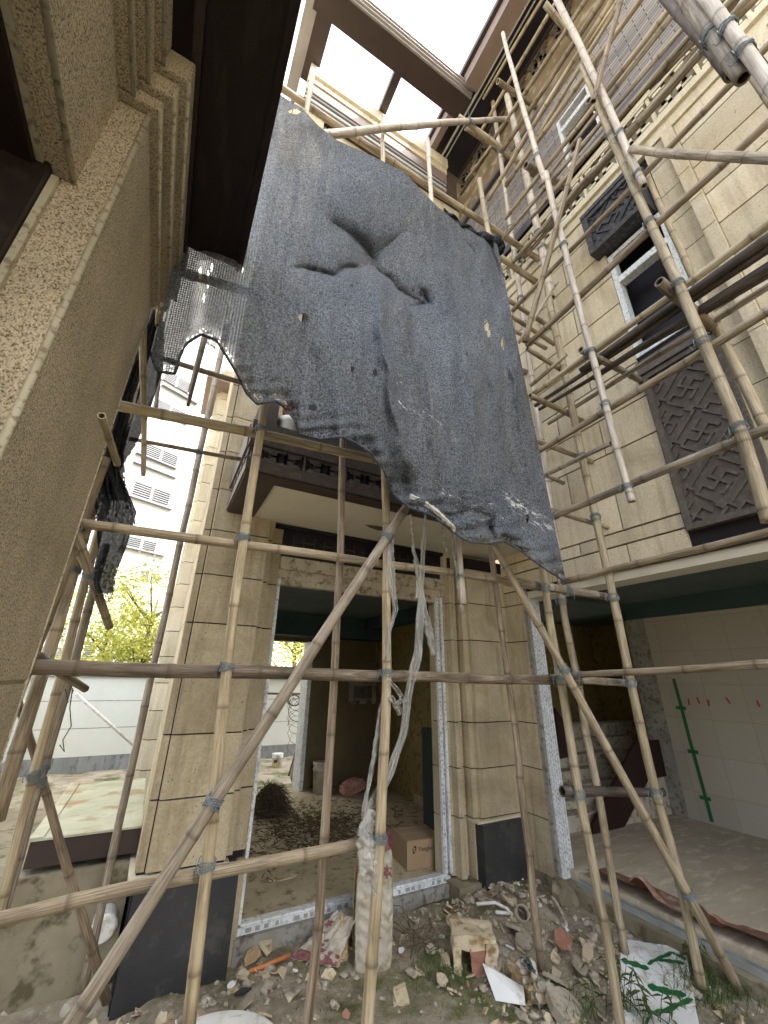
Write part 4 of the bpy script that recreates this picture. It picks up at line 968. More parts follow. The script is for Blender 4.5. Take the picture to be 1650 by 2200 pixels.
# ledgers of the front face
pole('lowest level pole crossing the left foreground', -30, 1982, 776, 1812, YL, None, 'tan', 29, 23, (), GL, via=((0,1975),(164,1934),(291,1903),(429,1882),(600,1845),(682,1833)))
pole('dark stained level pole at eye height across the doorway', 42, 1433, 1245, 1464, YL, None, 'stained', 33, 18, (), GL)
pole('grey end of the eye height level pole by the wing opening', 1180, 1456, 1362, 1469, ('Y', 1.99), ('Y', 1.93), 'grey', 15, 16, (), GL)
pole('level pole passing under the balcony in front of the transom', 150, 1122, 1120, 1252, YL, None, 'tan', 22, 15, (), GL)
pole('level pole end tied at the net corner', 1085, 1248, 1325, 1285, ('Y', 1.99), ('Y', 1.90), 'grey', 22, 15, ((1215,1270),), GL)
pole('level pole in front of the balcony fretwork', 238, 868, 900, 1008, YL, None, 'yellow', 25, 18, (), GL)
pole('level pole hidden behind the net above the balcony', 300, 560, 1130, 800, ('Y', 2.04), None, 'tan', 20, 14, (), GL)
pole('top level pole carrying the upper hem of the net', 560, 160, 1330, 670, ('Y', 2.0), ('Y', 2.0), 'tan', 15, 11, (), GL)
pole('bleached pole lying across the open roof frame', 694, 290, 1092, 256, ('Y', 1.86), ('Y', 1.80), 'pale', 18, 9, ((1005,262),), GL)
pole('short pole stub under the roof frame pointing at the dark eave', 985, 250, 1150, 376, ('Y', 1.9), ('Y', 1.75), 'tan', 10, 12, ((1080,322),), GL)
pole('lower pole end from under the net to the fretwork course', 1040, 528, 1152, 606, ('Y', 1.97), ('Y', 1.9), 'tan', 12, 13, (), GL)
# braces
pole('long diagonal brace from the net down to the lower left corner', 143, 2215, 903, 1045, ('Y', 1.80), ('Y', 1.84), 'grey', 36, 19, ((463,1722),(838,1160)), None, cat='bamboo brace', name='bamboo_brace')
pole('diagonal brace from the net hem down to the grass by the metal track', 1587, 2122, 1062, 1172, ('Y', 1.70), ('Y', 1.84), 'tan', 21, 15, ((1478,1918),(1205,1436)), None, cat='bamboo brace', name='bamboo_brace')
pole('thin diagonal brace crossing the uprights before the small slate panel', 1128, 735, 1246, 300, ('X', 2.36), ('X', 2.36), 'tan', 15, 11, (), None, cat='bamboo brace', name='bamboo_brace')
pole('thin diagonal brace crossing in front of the brick storey', 1274, 218, 1337, -10, ('X', 2.3), ('X', 2.3), 'brown', 13, 13, (), None, cat='bamboo brace', name='bamboo_brace')
pole('nearly level pole coming off the thick upright towards the right edge', 1355, 322, 1700, 343, ('X', 2.33), ('X', 1.9), 'tan', 16, 26, (), None)
pole('short dark hollow pole tied low between two uprights at the wing opening', 1208, 1700, 1424, 1702, ('Y', 1.93), ('Y', 1.84), 'dark', 21, 16, (), None)
# left bundle
LB = 'leaning poles crowded behind the granite pillar'
pole('grey upright pole left of the stone pilaster beside the concrete pit', 178, 2128, 488, 700, ('Y', 3.25), ('Y', 3.25), 'grey', 18, 12, (), LB)
pole('thick tan pole half hidden by the granite pillar at left', -5, 1600, 228, 985, ('Y', 2.0), ('Y', 2.0), 'tan', 30, 20, (), LB)
pole('thick leaning pole nearest the frame edge at lower left', -10, 1765, 300, 760, ('Y', 2.15), ('Y', 2.2), 'tan', 32, 13, ((168,1225),), LB)
pole('yellow leaning pole third from left at lower left', -8, 1975, 345, 640, ('Y', 2.45), ('Y', 2.45), 'yellow', 20, 14, ((78,1668),), LB)
pole('grey leaning pole lashed to its yellow neighbour at lower left', -5, 1990, 228, 1170, ('Y', 2.5), ('Y', 2.6), 'grey', 23, 15, ((84,1680),(92,1652)), LB)
pole('thin pole slanting the other way from the lower left to the pit', 30, 1475, 230, 2150, ('Y', 2.55), ('Y', 3.0), 'brown', 15, 20, (), LB)
pole('yellow pole running down behind the granite corner under the eave', 350, 585, 340, 700, ('Y', 2.05), ('Y', 2.05), 'yellow', 14, 14, (), LB)
pole('pale pole leaning beside the left net edge', 262, 872, 365, 585, ('Y', 2.2), ('Y', 2.2), 'pale', 17, 11, ((300,700),), LB)
pole('yellow vertical pole hanging free beside the left net edge', 308, 1022, 305, 610, ('Y', 2.02), ('Y', 1.9), 'yellow', 9, 18, ((307,675),), LB)
pole('leaning yellow pole in front of the black bundled net', 252, 862, 302, 655, ('Y', 2.0), ('Y', 2.0), 'yellow', 14, 9, (), LB)
pole('short grey pole end hanging beside the torn net corner', 334, 890, 345, 780, ('Y', 2.6), ('Y', 2.6), 'grey', 8, 10, (), LB)
pole('orange brown pole hanging under the torn net edge', 403, 872, 440, 725, ('Y', 2.3), ('Y', 2.3), 'brown', 7, 13, (), LB)
pole('second thinner pole beside the orange brown one', 407, 842, 432, 745, ('Y', 2.36), ('Y', 2.36), 'brown', 6, 8, (), LB)
pole('short cross pole near the eave end at left', 318, 652, 358, 665, ('Y', 2.0), ('Y', 2.0), 'tan', 11, 11, (), GL)
pole('thin level pole behind the torn net corner', 268, 744, 520, 822, ('Y', 2.5), ('Y', 2.5), 'tan', 13, 11, (), GL)
pole('thin level pole pointing at the side of the balcony', 277, 942, 517, 986, ('Y', 2.62), ('Y', 2.62), 'tan', 9, 9, ((427,967),), GL)
pole('stub pole beside the black net bundle', 219, 895, 252, 995, ('X', -.27), ('X', -.27), 'yellow', 19, 17, (), None)
pole('mottled cross piece under the second level pole at left', 146, 1112, 236, 1348, ('Y', 1.9), ('Y', 2.35), 'tan', 27, 15, ((150,1130),(190,1235)), None)
pole('blunt cross piece under the eye height pole at left', 58, 1400, 183, 1480, ('Y', 1.95), ('Y', 2.3), 'tan', 22, 15, ((84,1425),), None)
# wing ledgers on the outer row
def rail(label, x0, y0, x1, y1, X, mt, w0, w1, ties=()): pole(label, x0, y0, x1, y1, ('X', X), ('X', X), mt, w0, w1, ties, GR)
rail('rail along the edge of the wing opening ceiling', 1208, 1250, 1700, 1131, 2.47, 'tan', 16, 22)
rail('eye height rail running right across the tiled wall', 1125, 1458, 1700, 1425, 2.47, 'tan', 12, 24, ((1243,1452),))
rail('rail crossing the foot of the tall fretwork panel', 1180, 1113, 1700, 898, 2.47, 'grey', 16, 28, ((1190,1105),))
rail('rail crossing the middle of the tall fretwork panel', 1152, 972, 1700, 637, 2.47, 'tan', 14, 26)
rail('rail over the lower half of the first floor window', 1146, 846, 1700, 445, 2.47, 'yellow', 13, 22)
rail('brown rail across the head of the first floor window', 1132, 742, 1700, 218, 2.47, 'brown', 14, 22)
rail('short rail end pointing at the brown rail', 1140, 828, 1217, 762, 2.5, 'yellow', 10, 10)
rail('slanted cut rail end over the blank stone', 1166, 1024, 1312, 952, 2.5, 'grey', 11, 13)
rail('rail below the fretwork course', 1100, 668, 1700, 45, 2.5, 'tan', 10, 20)
rail('rail across the lower edge of the fretwork course', 1103, 562, 1640, -40, 2.5, 'grey', 11, 19)
rail('second rail over the fretwork course', 1125, 555, 1620, -45, 2.55, 'brown', 10, 17)
rail('rail on the violet band under the brick storey', 1072, 522, 1560, -45, 2.5, 'grey', 9, 15)
rail('rail across the sill of the brick storey window', 1085, 470, 1500, -60, 2.5, 'tan', 10, 15)
rail('rail in front of the brick storey window', 1087, 396, 1420, -60, 2.5, 'tan', 10, 15)
rail('lower orange rail in front of the frieze', 1086, 402, 1330, 8, 2.75, 'yellow', 9, 11)
rail('upper orange rail in front of the frieze', 1102, 332, 1345, -25, 2.8, 'yellow', 9, 11)
rail('purple grey rail in front of the frieze', 1080, 322, 1308, -20, 2.5, 'brown', 10, 13)
rail('thick rail beside the purple grey rail', 1048, 430, 1330, -25, 2.5, 'tan', 10, 13)
rail('yellow rail just inside the dark eave soffit', 1032, 284, 1205, -15, 2.75, 'yellow', 8, 10)
rail('outermost yellow rail against the dark eave soffit', 1038, 213, 1172, -12, 2.75, 'yellow', 7, 9)
rail('rail against the frieze fretwork', 1058, 303, 1272, -20, 2.65, 'tan', 8, 11)
rail('thin rail below the roof frame corner', 1000, 388, 1056, 312, 2.7, 'yellow', 5, 6)
rail('rail just above the violet band', 1155, 448, 1560, -10, 2.5, 'tan', 9, 15)
rail('rail across the middle of the brick storey', 1158, 402, 1478, -8, 2.55, 'grey', 9, 13)
rail('rail under the brick storey window', 1140, 470, 1540, 10, 2.45, 'tan', 9, 15)
rail('rail beside the rail on the violet band', 1255, 402, 1560, 55, 2.55, 'brown', 11, 15)
rail('rail passing behind the grey log', 1395, 190, 1610, -40, 2.5, 'grey', 13, 18)
rail('second rail passing behind the grey log', 1300, 330, 1640, -20, 2.6, 'tan', 11, 17)
rail('third rail passing behind the grey log', 1470, 130, 1680, -60, 2.6, 'brown', 11, 16)
# dark bundled planks resting on the cross pieces
DK = 'dark poles laid as a walkway under the window'
def dk(label, x0, y0, x1, y1, X, w0, w1, mt='dark'): pole(label, x0, y0, x1, y1, ('X', X), ('X', X), mt, w0, w1, (), DK)
dk('uppermost dark walkway pole under the window', 1248, 796, 1700, 478, 2.62, 15, 30)
dk('dark walkway pole second from the top', 1150, 872, 1700, 500, 2.66, 9, 26)
dk('lower thick dark walkway pole', 1275, 812, 1700, 545, 2.70, 14, 28)
dk('bent dark walkway pole nearest the wall', 1158, 880, 1700, 560, 2.76, 8, 22)
dk('lowest grey walkway pole over the panel sill', 1178, 910, 1700, 585, 2.86, 9, 19, 'grey')
# cross pieces
def put(label, x0, y0, x1, y1, ya, yb, mt, w0, w1, ties=()): pole(label, x0, y0, x1, y1, ('Y', ya), ('Y', yb), mt, w0, w1, ties, GP)
def putz(label, x0, y0, x1, y1, Xa, mt, w0, w1, ties=()):
    a = onX(x0, y0, Xa); b = onY(x1, y1, a.y); bamboo(label, a, b, mt, w0*depth(a)/F0, w1*depth(b)/F0, ties=ties, group=GP)
putz('cross piece under the dark walkway end', 1138, 850, 1252, 905, 2.40, 'tan', 12, 11)
putz('hollow ended cross piece holding the dark walkway', 1248, 751, 1378, 819, 2.36, 'grey', 15, 14)
putz('thick hollow ended cross piece under the upper walkway', 1416, 605, 1530, 702, 2.30, 'brown', 21, 22)
putz('cross piece whose shadow falls on the stone above the wing opening', 1176, 1094, 1322, 1138, 2.42, 'tan', 12, 10)
putz('cross piece low beside the net edge', 1150, 946, 1286, 998, 2.42, 'tan', 12, 10)
putz('short cross piece stub by the net edge', 1175, 1022, 1210, 1038, 2.42, 'tan', 9, 9)
putz('cross piece above the blank stone by the net', 1133, 749, 1206, 795, 2.42, 'tan', 10, 9)
putz('upper of three parallel cross pieces beside the net', 1090, 643, 1206, 719, 2.45, 'tan', 10, 9)
putz('middle of three parallel cross pieces beside the net', 1100, 681, 1192, 739, 2.45, 'tan', 9, 9)
putz('lower of three parallel cross pieces beside the net', 1106, 711, 1173, 749, 2.45, 'tan', 8, 8)
putz('flat topped cross piece above the fretwork course', 1130, 354, 1271, 437, 2.38, 'grey', 15, 13)
putz('cross piece in front of the frieze', 1070, 174, 1190, 258, 2.40, 'tan', 11, 10)
putz('broad cross piece at the top of the scaffold', 1170, 8, 1290, 152, 2.35, 'grey', 12, 12)
putz('cross piece running from the top hem pole to the wall', 1000, 275, 1146, 374, 2.3, 'tan', 9, 12)
putz('green stained cross piece beside the brick storey window', 1265, 215, 1300, 245, 2.5, 'grey', 13, 13)
pole('split thin pole crossing the yellow inner pole by the net', 1113, 737, 1198, 605, ('X', 2.45), ('X', 2.5), 'pale', 9, 7, (), None)

# ================================================================ NET
top = [(480,120),(612,210),(650,233),(684,270),(722,300),(800,335),(870,370),(905,408),(940,444),(985,480),(1030,508),(1068,524)]
bot = [(325,762),(338,798),(378,803),(384,770),(400,738),(432,718),(466,732),(508,800),(530,845),(552,868),(592,860),(612,876),(636,905),(640,932),(690,944),(735,938),(765,952),(796,972),(822,1004),(845,1062),(880,1090),(925,1106),(960,1132),(985,1151),(1012,1166),(1050,1168),(1082,1163),(1112,1178),(1145,1203),(1180,1228),(1216,1250)]
def interp(pl, x):
    if x <= pl[0][0]: return pl[0][1]
    for a, b in zip(pl, pl[1:]):
        if x <= b[0]: return a[1]+(b[1]-a[1])*(x-a[0])/(b[0]-a[0])
    return pl[-1][1]
def sm(e0, e1, x): t = max(0, min(1, (x-e0)/(e1-e0))); return t*t*(3-2*t)
def netpx(u, v):
    xt = 480+588*u; yt_ = interp(top, xt)
    xb = 325+891*u; yb_ = interp(bot, xb)
    x = xt+(xb-xt)*v
    # right hem bulges slightly
    y = yt_+(yb_-yt_)*v
    return x, y
KN = [(792,548,.22,58),(712,585,.085,34),(905,635,.12,28),(1062,1110,.13,36),(1000,480,-.04,50),(1085,1165,.1,26)]
def pdist(px, py, pl):
    best = 1e9; along = 0
    for k, (a, b) in enumerate(zip(pl, pl[1:])):
        dx, dy = b[0]-a[0], b[1]-a[1]; t = max(0, min(1, ((px-a[0])*dx+(py-a[1])*dy)/(dx*dx+dy*dy)))
        d = math.hypot(px-a[0]-dx*t, py-a[1]-dy*t)
        if d < best: best = d; along = (k+t)/(len(pl)-1)
    return best, along
CREASE = [([(720,480),(762,512),(800,556),(822,590),(850,622),(900,642)], .12, 19), ([(636,572),(690,582),(716,590),(768,572)], .075, 9),
          ([(800,556),(770,575),(735,580)], .05, 12), ([(905,622),(918,650),(880,655)], .07, 10), ([(800,556),(835,530),(865,500)], .04, 16),
          ([(1062,1110),(1050,1128),(1062,1160)], .09, 10), ([(1062,1110),(1010,1100),(960,1105)], .04, 14), ([(1080,1150),(1120,1185)], .06, 10),
          ([(1010,440),(1040,500),(1068,560),(1075,640)], .06, 9), ([(985,470),(1020,560),(1040,700)], .04, 12)]
RIDGE = [([(806,575),(815,650),(826,760),(842,860),(862,960),(880,1010)], .085, 20), ([(950,560),(965,700),(985,900),(1000,1080)], .035, 18),
         ([(1020,600),(1050,800),(1080,1000)], .035, 16), ([(1075,640),(1110,850),(1140,1050)], .045, 10), ([(690,640),(700,760),(735,880)], .03, 26), ([(560,620),(575,740),(560,840)], .03, 28),
         ([(905,700),(925,860),(930,1010)], .04, 11), ([(990,700),(1015,860),(1040,1060)], .035, 10), ([(1100,700),(1125,860),(1150,1060)], .03, 8), ([(860,600),(880,760),(895,900)], .025, 9), ([(770,640),(775,780),(790,930)], .022, 14), ([(640,330),(720,430),(760,520)], .03, 30)]
def netdepth(px, py, u, v):
    d = 0; ox, oy = px, py
    px += 8*mnoise.noise(Vector((ox*.022, oy*.022, 31))); py += 8*mnoise.noise(Vector((ox*.022, oy*.022, 47)))
    for pl, A, w_ in CREASE:
        q, al = pdist(px, py, pl)
        if q < w_*6: d += A*math.exp(-q/w_)*math.sin(math.pi*(.12+.76*al))
    for pl, A, w_ in RIDGE:
        q, al = pdist(px, py, pl)
        if q < w_*6: d -= A*math.exp(-(q/w_)**1.25)*math.sin(math.pi*min(1, .08+.9*al))
    q = math.hypot((px-792)*.8, py-548); d += .09*math.exp(-(q/75)**1.4)
    d += .035*sm(0, 60, px-(815+(py-570)*.12))*(1-sm(60, 220, px-815))*sm(600, 700, py)
    # billow between supports
    d += .045*math.sin(px*.011+1)*math.sin(py*.008)+.030*mnoise.noise(Vector((px*.010, py*.0045, 1)))
    d += .022*mnoise.noise(Vector((px*.035, py*.010, 4)))*sm(500, 800, py)+.0035*mnoise.noise(Vector((px*.05, py*.16, 8)))*2*sm(960, 1080, py)
    e = sm(.88, 1, v)
    d += e*(.022*math.sin(px*.075)+.018*math.sin(px*.031+2)+.012*math.sin(py*.21+px*.02))
    d -= .10*sm(.35, 1, v)*(1-sm(.2, .6, u))      # left tail swings out towards the camera
    d += .10*math.exp(-((px-862)/34)**2)*math.exp(-((py-1040)/40)**2)
    return d
HOLES = [(652,683,11,9),(633,240,13,5),(672,876,9,7),(757,793,4,7),(806,801,5,8),(1045,700,5,12),(1050,716,4,8),(1081,738,4,13),(756,614,4,3),(887,624,3,3),(905,630,5,7),(762,945,6,5),(776,560,8,6),(786,566,6,4),(800,566,5,4),(790,553,6,3),(430,590,3,16),(447,600,2,22),(455,575,2,9),(438,640,2,12),(520,570,2,14),(404,740,6,6),(1133,1115,3,10),(1178,905,2,8),(1002,760,2,2),(742,655,3,3)]
def nethole(u, v):
    x, y = netpx(u, v)
    for (hx, hy, a, b) in HOLES:
        if ((x-hx)/a)**2+((y-hy)/b)**2 < 1+.35*mnoise.noise(Vector((x*.3, y*.3, 0))): return True
    if v > .975 and mnoise.noise(Vector((x*.18, y*.18, 5))) > .25: return True
    return False
def netfn(u, v):
    x, y = netpx(u, v); return onY(x, y, 1.65+min(.21, netdepth(x, y, u, v)))
nb_ = MB(); NU, NV = 330, 300; nb_.grid(netfn, NU, NV, skip=nethole)
no = nb_.build('shade_net', MT['net'])
thin = []
for j in range(NV+1):
    for i in range(NU+1):
        u, v = i/NU, j/NV; x, y = netpx(u, v)
        t = (1-sm(360, 470, x))*.05
        t = max(t, .16*math.exp(-((x-434-(600-y)*.1)/16)**2)*(1 if 560 < y < 760 else 0), .2*sm(.93, 1, v))
        thin.append(min(1, t))
at = no.data.attributes.new('thin', 'FLOAT', 'POINT'); at.data.foreach_set('value', thin)
no.name = 'shade_net'
tag(no, 'large torn grey shade net draped over the front of the scaffold', 'net')
# rolled hem cord and folds as parts of the net
mb = MB(); P = [onY(*netpx(i/160, 1), 1.645+min(.21, netdepth(*netpx(i/160, 1), i/160, 1))) for i in range(161)]
mb.tube(P, .0065, 6); mb.build('lower_hem', MT['net'], no)
mb = MB()
for q in range(4):
    P = []
    for i in range(61):
        u = .80+.20*i/60; x, y = netpx(u, 0); P.append(onY(x+4+q*2, y-3+q*5+3*math.sin(i*.4+q), 1.70+.02*math.sin(i*.5+q*2)+q*.012))
    mb.tube(P, [.010+.036*sm(.45, 1, i/60)+.002*math.sin(i*.3+q) for i in range(61)], 8)
mb.build('bunched_upper_hem', MT['net_dark'], no)
mb = MB()
rr = random.Random(4)
for q in range(5):
    P = []
    for i in range(25):
        t = i/24; x = 882+t*95+rr.uniform(-1, 1); y = 1063+t*62+10*t*t+q*2-8*math.sin(t*3)+rr.uniform(-1.5, 1.5); P.append(onY(x, y, 1.61+.004*q))
    mb.tube(P, .004+.002*(q % 2), 5)
no2 = mb.build('frayed_white_rope', MT['white_pvc']); tag(no2, 'frayed white rope along the net hem above the doorway', 'rope')

# black bundled net hanging at left, as folded sheets
def drape(name, cent, wd, yy, fold, nf, lab=None, parent=None, th=1.0):
    mb = MB(); n = len(cent)
    def fn(u, v):
        k = v*(n-1); i = min(n-2, int(k)); f = k-i
        cx_ = cent[i][0]*(1-f)+cent[i+1][0]*f; cy_ = cent[i][1]*(1-f)+cent[i+1][1]*f; ww = wd[i]*(1-f)+wd[i+1]*f
        x = cx_+(u-.5)*ww; rag = 10*mnoise.noise(Vector((u*9, 0, cx_*.01)))*(v > .97)
        return onY(x, cy_+rag, yy+fold*math.sin(u*nf*math.pi+v*2)+fold*.5*mnoise.noise(Vector((u*6, v*6, cx_))))
    mb.grid(fn, 60, 120, skip=lambda u, v: (v > .9 or u > .93) and mnoise.noise(Vector((u*40, v*60, cent[0][0]))) > .05-(v-.9)*2)
    return mb.build(name, MT['net_dark'], parent)
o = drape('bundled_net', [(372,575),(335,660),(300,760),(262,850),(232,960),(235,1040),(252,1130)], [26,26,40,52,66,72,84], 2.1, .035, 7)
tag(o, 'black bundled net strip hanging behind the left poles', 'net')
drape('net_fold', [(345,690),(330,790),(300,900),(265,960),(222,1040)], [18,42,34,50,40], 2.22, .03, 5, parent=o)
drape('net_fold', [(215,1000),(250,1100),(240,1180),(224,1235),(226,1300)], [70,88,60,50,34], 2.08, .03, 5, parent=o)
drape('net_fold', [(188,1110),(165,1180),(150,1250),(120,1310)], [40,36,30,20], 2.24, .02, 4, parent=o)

# ================================================================ TORN PLASTIC FILM
def ribbon(name, label, pts, w, yy, parent=None, crump=.0028, n=60, seed=1):
    rr = random.Random(seed); P = rim([onY(x, y, yy) for x, y in pts], n); mb = MB(); ph = rr.uniform(0, 9)
    def fn(u, v):
        k = v*n; i = min(n-1, int(k)); p = P[i].lerp(P[i+1], k-i)
        ww = .75*(w[min(len(w)-1, int(v*(len(w)-1)))]*(1-(v*(len(w)-1)) % 1)+w[min(len(w)-1, int(v*(len(w)-1))+1)]*((v*(len(w)-1)) % 1))/F0*2.1
        t = (P[min(i+1, n)]-P[max(i-1, 0)]).normalized(); s = Vector((0,1,0)).cross(t).normalized()
        q = p+s*(u-.5)*ww
        q.y += crump*3*math.sin(u*9+ph+v*3)+crump*2*mnoise.noise(Vector((u*5, v*n*.25, ph)))*2
        q += s*crump*mnoise.noise(Vector((v*n*.2, u*3, ph+5)))*2
        return q
    mb.grid(fn, 14, n*2, smooth=True)
    o = mb.build(name, MT['film'], parent)
    return tag(o, label, 'plastic strip', 'torn clear plastic strips') if parent is None else o
ribbon('plastic_strip', 'longest torn plastic strip swinging from the net to the middle pole', [(914,1105),(908,1200),(903,1300),(898,1400),(880,1480),(868,1570),(838,1660),(800,1730),(778,1800)], [8,18,22,26,28,26,22,18,22,34], 1.95, seed=2)
ribbon('plastic_strip', 'twisted plastic strip hanging left of the longest strip', [(882,1105),(888,1180),(900,1240),(897,1285)], [4,6,12,16,6], 1.93, seed=3)
ribbon('plastic_strip', 'plastic strip tip pointing down beside the doorway jamb', [(903,1240),(912,1310),(922,1360),(932,1408)], [10,16,20,26,10], 1.96, seed=4)
ribbon('plastic_strip', 'short plastic strip hanging under the rope', [(950,1118),(954,1165),(962,1186)], [8,14,18,12], 1.92, seed=5)
ribbon('plastic_strip', 'thin ragged plastic strip hanging beside the bleached pole', [(968,1135),(977,1200),(988,1290),(995,1315)], [7,7,7,12,6], 1.91, seed=6)
ribbon('plastic_strip', 'plastic strip wrapped round the pole at the brace crossing', [(842,1145),(838,1190),(842,1260),(850,1310),(838,1350),(832,1420)], [14,26,22,12,8,4], 1.86, seed=7)
ribbon('plastic_strip', 'plastic bow knotted on the middle pole at eye height', [(835,1462),(852,1480),(866,1505),(848,1512),(838,1496),(855,1520),(860,1536)], [8,14,14,10,10,16,10], 1.86, seed=8)
ribbon('plastic_strip', 'narrow plastic strip falling left of the middle pole', [(828,1470),(815,1540),(805,1620),(790,1700),(780,1760)], [4,8,10,12,12,14], 1.95, seed=9)
ribbon('plastic_strip', 'wide crumpled plastic sheet hanging in front of the cement bag', [(800,1740),(785,1790),(790,1850),(800,1890),(808,1922)], [16,30,40,44,36,12], 1.86, crump=.004, seed=10)

# ================================================================ GROUND OBJECTS
def gp(px, py, z=None):
    p = onZ(px, py, G if z is None else z)
    if z is None:
        for _ in range(4): p = onZ(px, py, gz(p.x, p.y))
    return p
def lump(c, sx, sy, sz, seed, rough=.25, rot=0, n=2, mb=None):
    mb = mb or MB(); rr = random.Random(seed)
    import bmesh
    bm = bmesh.new(); bmesh.ops.create_icosphere(bm, subdivisions=n, radius=1)
    cr, sr = math.cos(rot), math.sin(rot); o = Vector((rr.random()*99, seed, 0))
    pl = [Vector((rr.gauss(0,1), rr.gauss(0,1), rr.gauss(0,1))).normalized() for _ in range(7)]; pd_ = [rr.uniform(.55, .85) for _ in pl]
    vs_ = []
    for v in bm.verts:
        p = v.co.copy()
        for q, dd in zip(pl, pd_):
            e = p.dot(q)-dd
            if e > 0: p -= q*e
        p *= 1+rough*mnoise.noise(p*2+o)
        p = Vector((p.x*sx, p.y*sy, p.z*sz)); p = Vector((p.x*cr-p.y*sr, p.x*sr+p.y*cr, p.z)); vs_.append(p+Vector(c))
    mb.add(vs_, [tuple(v.index for v in f.verts) for f in bm.faces], smooth=False); bm.free(); return mb
# scattered rubble (uncountable)
rr = random.Random(21); mb = MB()
def density(x, y):
    d = .25
    if x > 1.9: d = 1
    if y > 2.9: d = max(d, .8)
    if x < .25: d = .8
    if .3 < x < 1.9 and y < 2.9: d = .22
    return d
cnt = 0
while cnt < 3200:
    x = rr.uniform(-1.2, 3.1); y = rr.uniform(1.6, 3.25)
    if rr.random() > density(x, y): continue
    s = min(.055, .0075*math.exp(rr.gauss(.15, .72))); lump((x, y, gz(x, y)+s*.25), s, s*rr.uniform(.6, 1), s*rr.uniform(.3, .7), cnt, .3, rr.uniform(0, 3), 1, mb); cnt += 1
tag(mb.build('rubble', MT['rubble']), 'small stones, mortar crumbs and plaster chips scattered over the soil', 'rubble', kind='stuff')
rr = random.Random(77)
for (nm, mt_, cn, lb) in (('tile_chips', 'glaze', 90, 'pale tile and plaster chips strewn between the stones'), ('clay_chips', 'brick', 30, 'reddish brick crumbs strewn between the stones'), ('mortar_chips', 'block', 420, 'flat tan mortar flakes strewn between the stones')):
    mb = MB(); c_n = 0
    while c_n < cn:
        x = rr.uniform(-.6, 3.05); y = rr.uniform(1.6, 3.2)
        if rr.random() > density(x, y): continue
        c_n += 1; sz = rr.uniform(.012, .045)*(1.3 if mt_ == 'block' else .8); k_ = rr.randint(3, 6); a0 = rr.uniform(0, 6)
        pts = [(math.cos(a0+6.283*q/k_)*sz*rr.uniform(.5, 1), math.sin(a0+6.283*q/k_)*sz*rr.uniform(.5, 1)) for q in range(k_)]
        Rm = Matrix.Rotation(rr.gauss(0, .45), 3, 'X') @ Matrix.Rotation(rr.gauss(0, .45), 3, 'Y'); th = rr.uniform(.003, .012); b0 = len(mb.v)
        mb.prism(pts, -th/2, th/2)
        for q in range(b0, len(mb.v)): mb.v[q] = tuple(Rm @ Vector(mb.v[q])+Vector((x, y, gz(x, y)+.008)))
    tag(mb.build(nm, MT[mt_]), lb, 'rubble', kind='stuff')
# flat shards
SH = [(1215,2010,.09,.06,'clay coloured shard leaning behind the torn sheet','brick'),(1020,2150,.035,.03,None,None)]
def shard(label, px, py, sx, sy, th, rot, tilt, mat, cat='shard', name='shard', group=None, zo=.02):
    p = gp(px, py); mb = MB(); rr = random.Random(int(px*7+py)); n = 7
    pts = [(math.cos(2*math.pi*k/n)*rr.uniform(.7, 1.05)*sx, math.sin(2*math.pi*k/n)*rr.uniform(.7, 1.05)*sy) for k in range(n)]
    mb.prism(pts, -th/2, th/2); Rm = Matrix.Rotation(rot, 3, 'Z') @ Matrix.Rotation(tilt, 3, 'X')
    mb.v = [tuple(Rm @ Vector(v)+p+Vector((0,0,zo+abs(math.sin(tilt))*sy*.7))) for v in mb.v]
    return tag(mb.build(name, MT[mat], origin=p, bevel=.002), label, cat, group)
SG = 'broken slabs lying in the rubble'
shard('clay red shard standing up in the rubble', 1210, 2040, .10, .07, .015, .4, .7, 'brick', group=SG)
shard('round grey slab shard left of the clay red shard', 1128, 2035, .085, .055, .018, .2, .35, 'rubble', group=SG)
shard('grey slab shard against the wing corner', 1200, 1975, .05, .08, .015, 1.2, 1.1, 'rubble', group=SG)
shard('large pale slab at the bottom edge right of the white shard', 1215, 2185, .12, .09, .05, .3, .3, 'rubble', group=SG)
shard('flat stone half buried behind the mortar block', 1105, 2010, .06, .06, .02, 2, .5, 'rubble', group=SG)
shard('pale shard by the metal track', 1462, 2058, .035, .02, .006, 0, .4, 'glaze', group=SG)
shard('tan slab piece under the torn white sheet corner', 1265, 2062, .11, .04, .02, .5, .4, 'block', group=SG)
shard('light slab piece right of the plaster crumbs', 1250, 2095, .07, .06, .03, .9, .5, 'rubble', group=SG)
shard('brown shard beside the crumpled teal bag', 1190, 2120, .10, .05, .02, 1.9, .5, 'rubble', group=SG)
shard('dark slab at the foot of the mortar block', 1065, 2085, .08, .05, .03, .9, .4, 'rubble', group=SG)
shard('thin tan offcut near the orange conduit', 565, 2040, .05, .12, .01, .1, .3, 'block', group=SG)
shard('curled paper scrap beside the offcut', 540, 2070, .09, .05, .004, .7, .5, 'bag_side', group=SG)
shard('small pale chip before the cement bag', 862, 2052, .03, .02, .008, .4, .3, 'glaze', group=SG)
shard('square grey chip between uprights', 950, 2120, .045, .035, .015, .4, .5, 'block', group=SG)
shard('white chip in the moss at the lower left', 495, 2130, .03, .02, .01, .4, .5, 'glaze', group=SG)
shard('long dark chip in the moss at the lower left', 520, 2142, .055, .018, .012, .1, .2, 'dark_stone', group=SG)
shard('tan slab lying on the doorway sill', 602, 1942, .13, .05, .014, -.06, .02, 'block', group=SG, zo=.16)
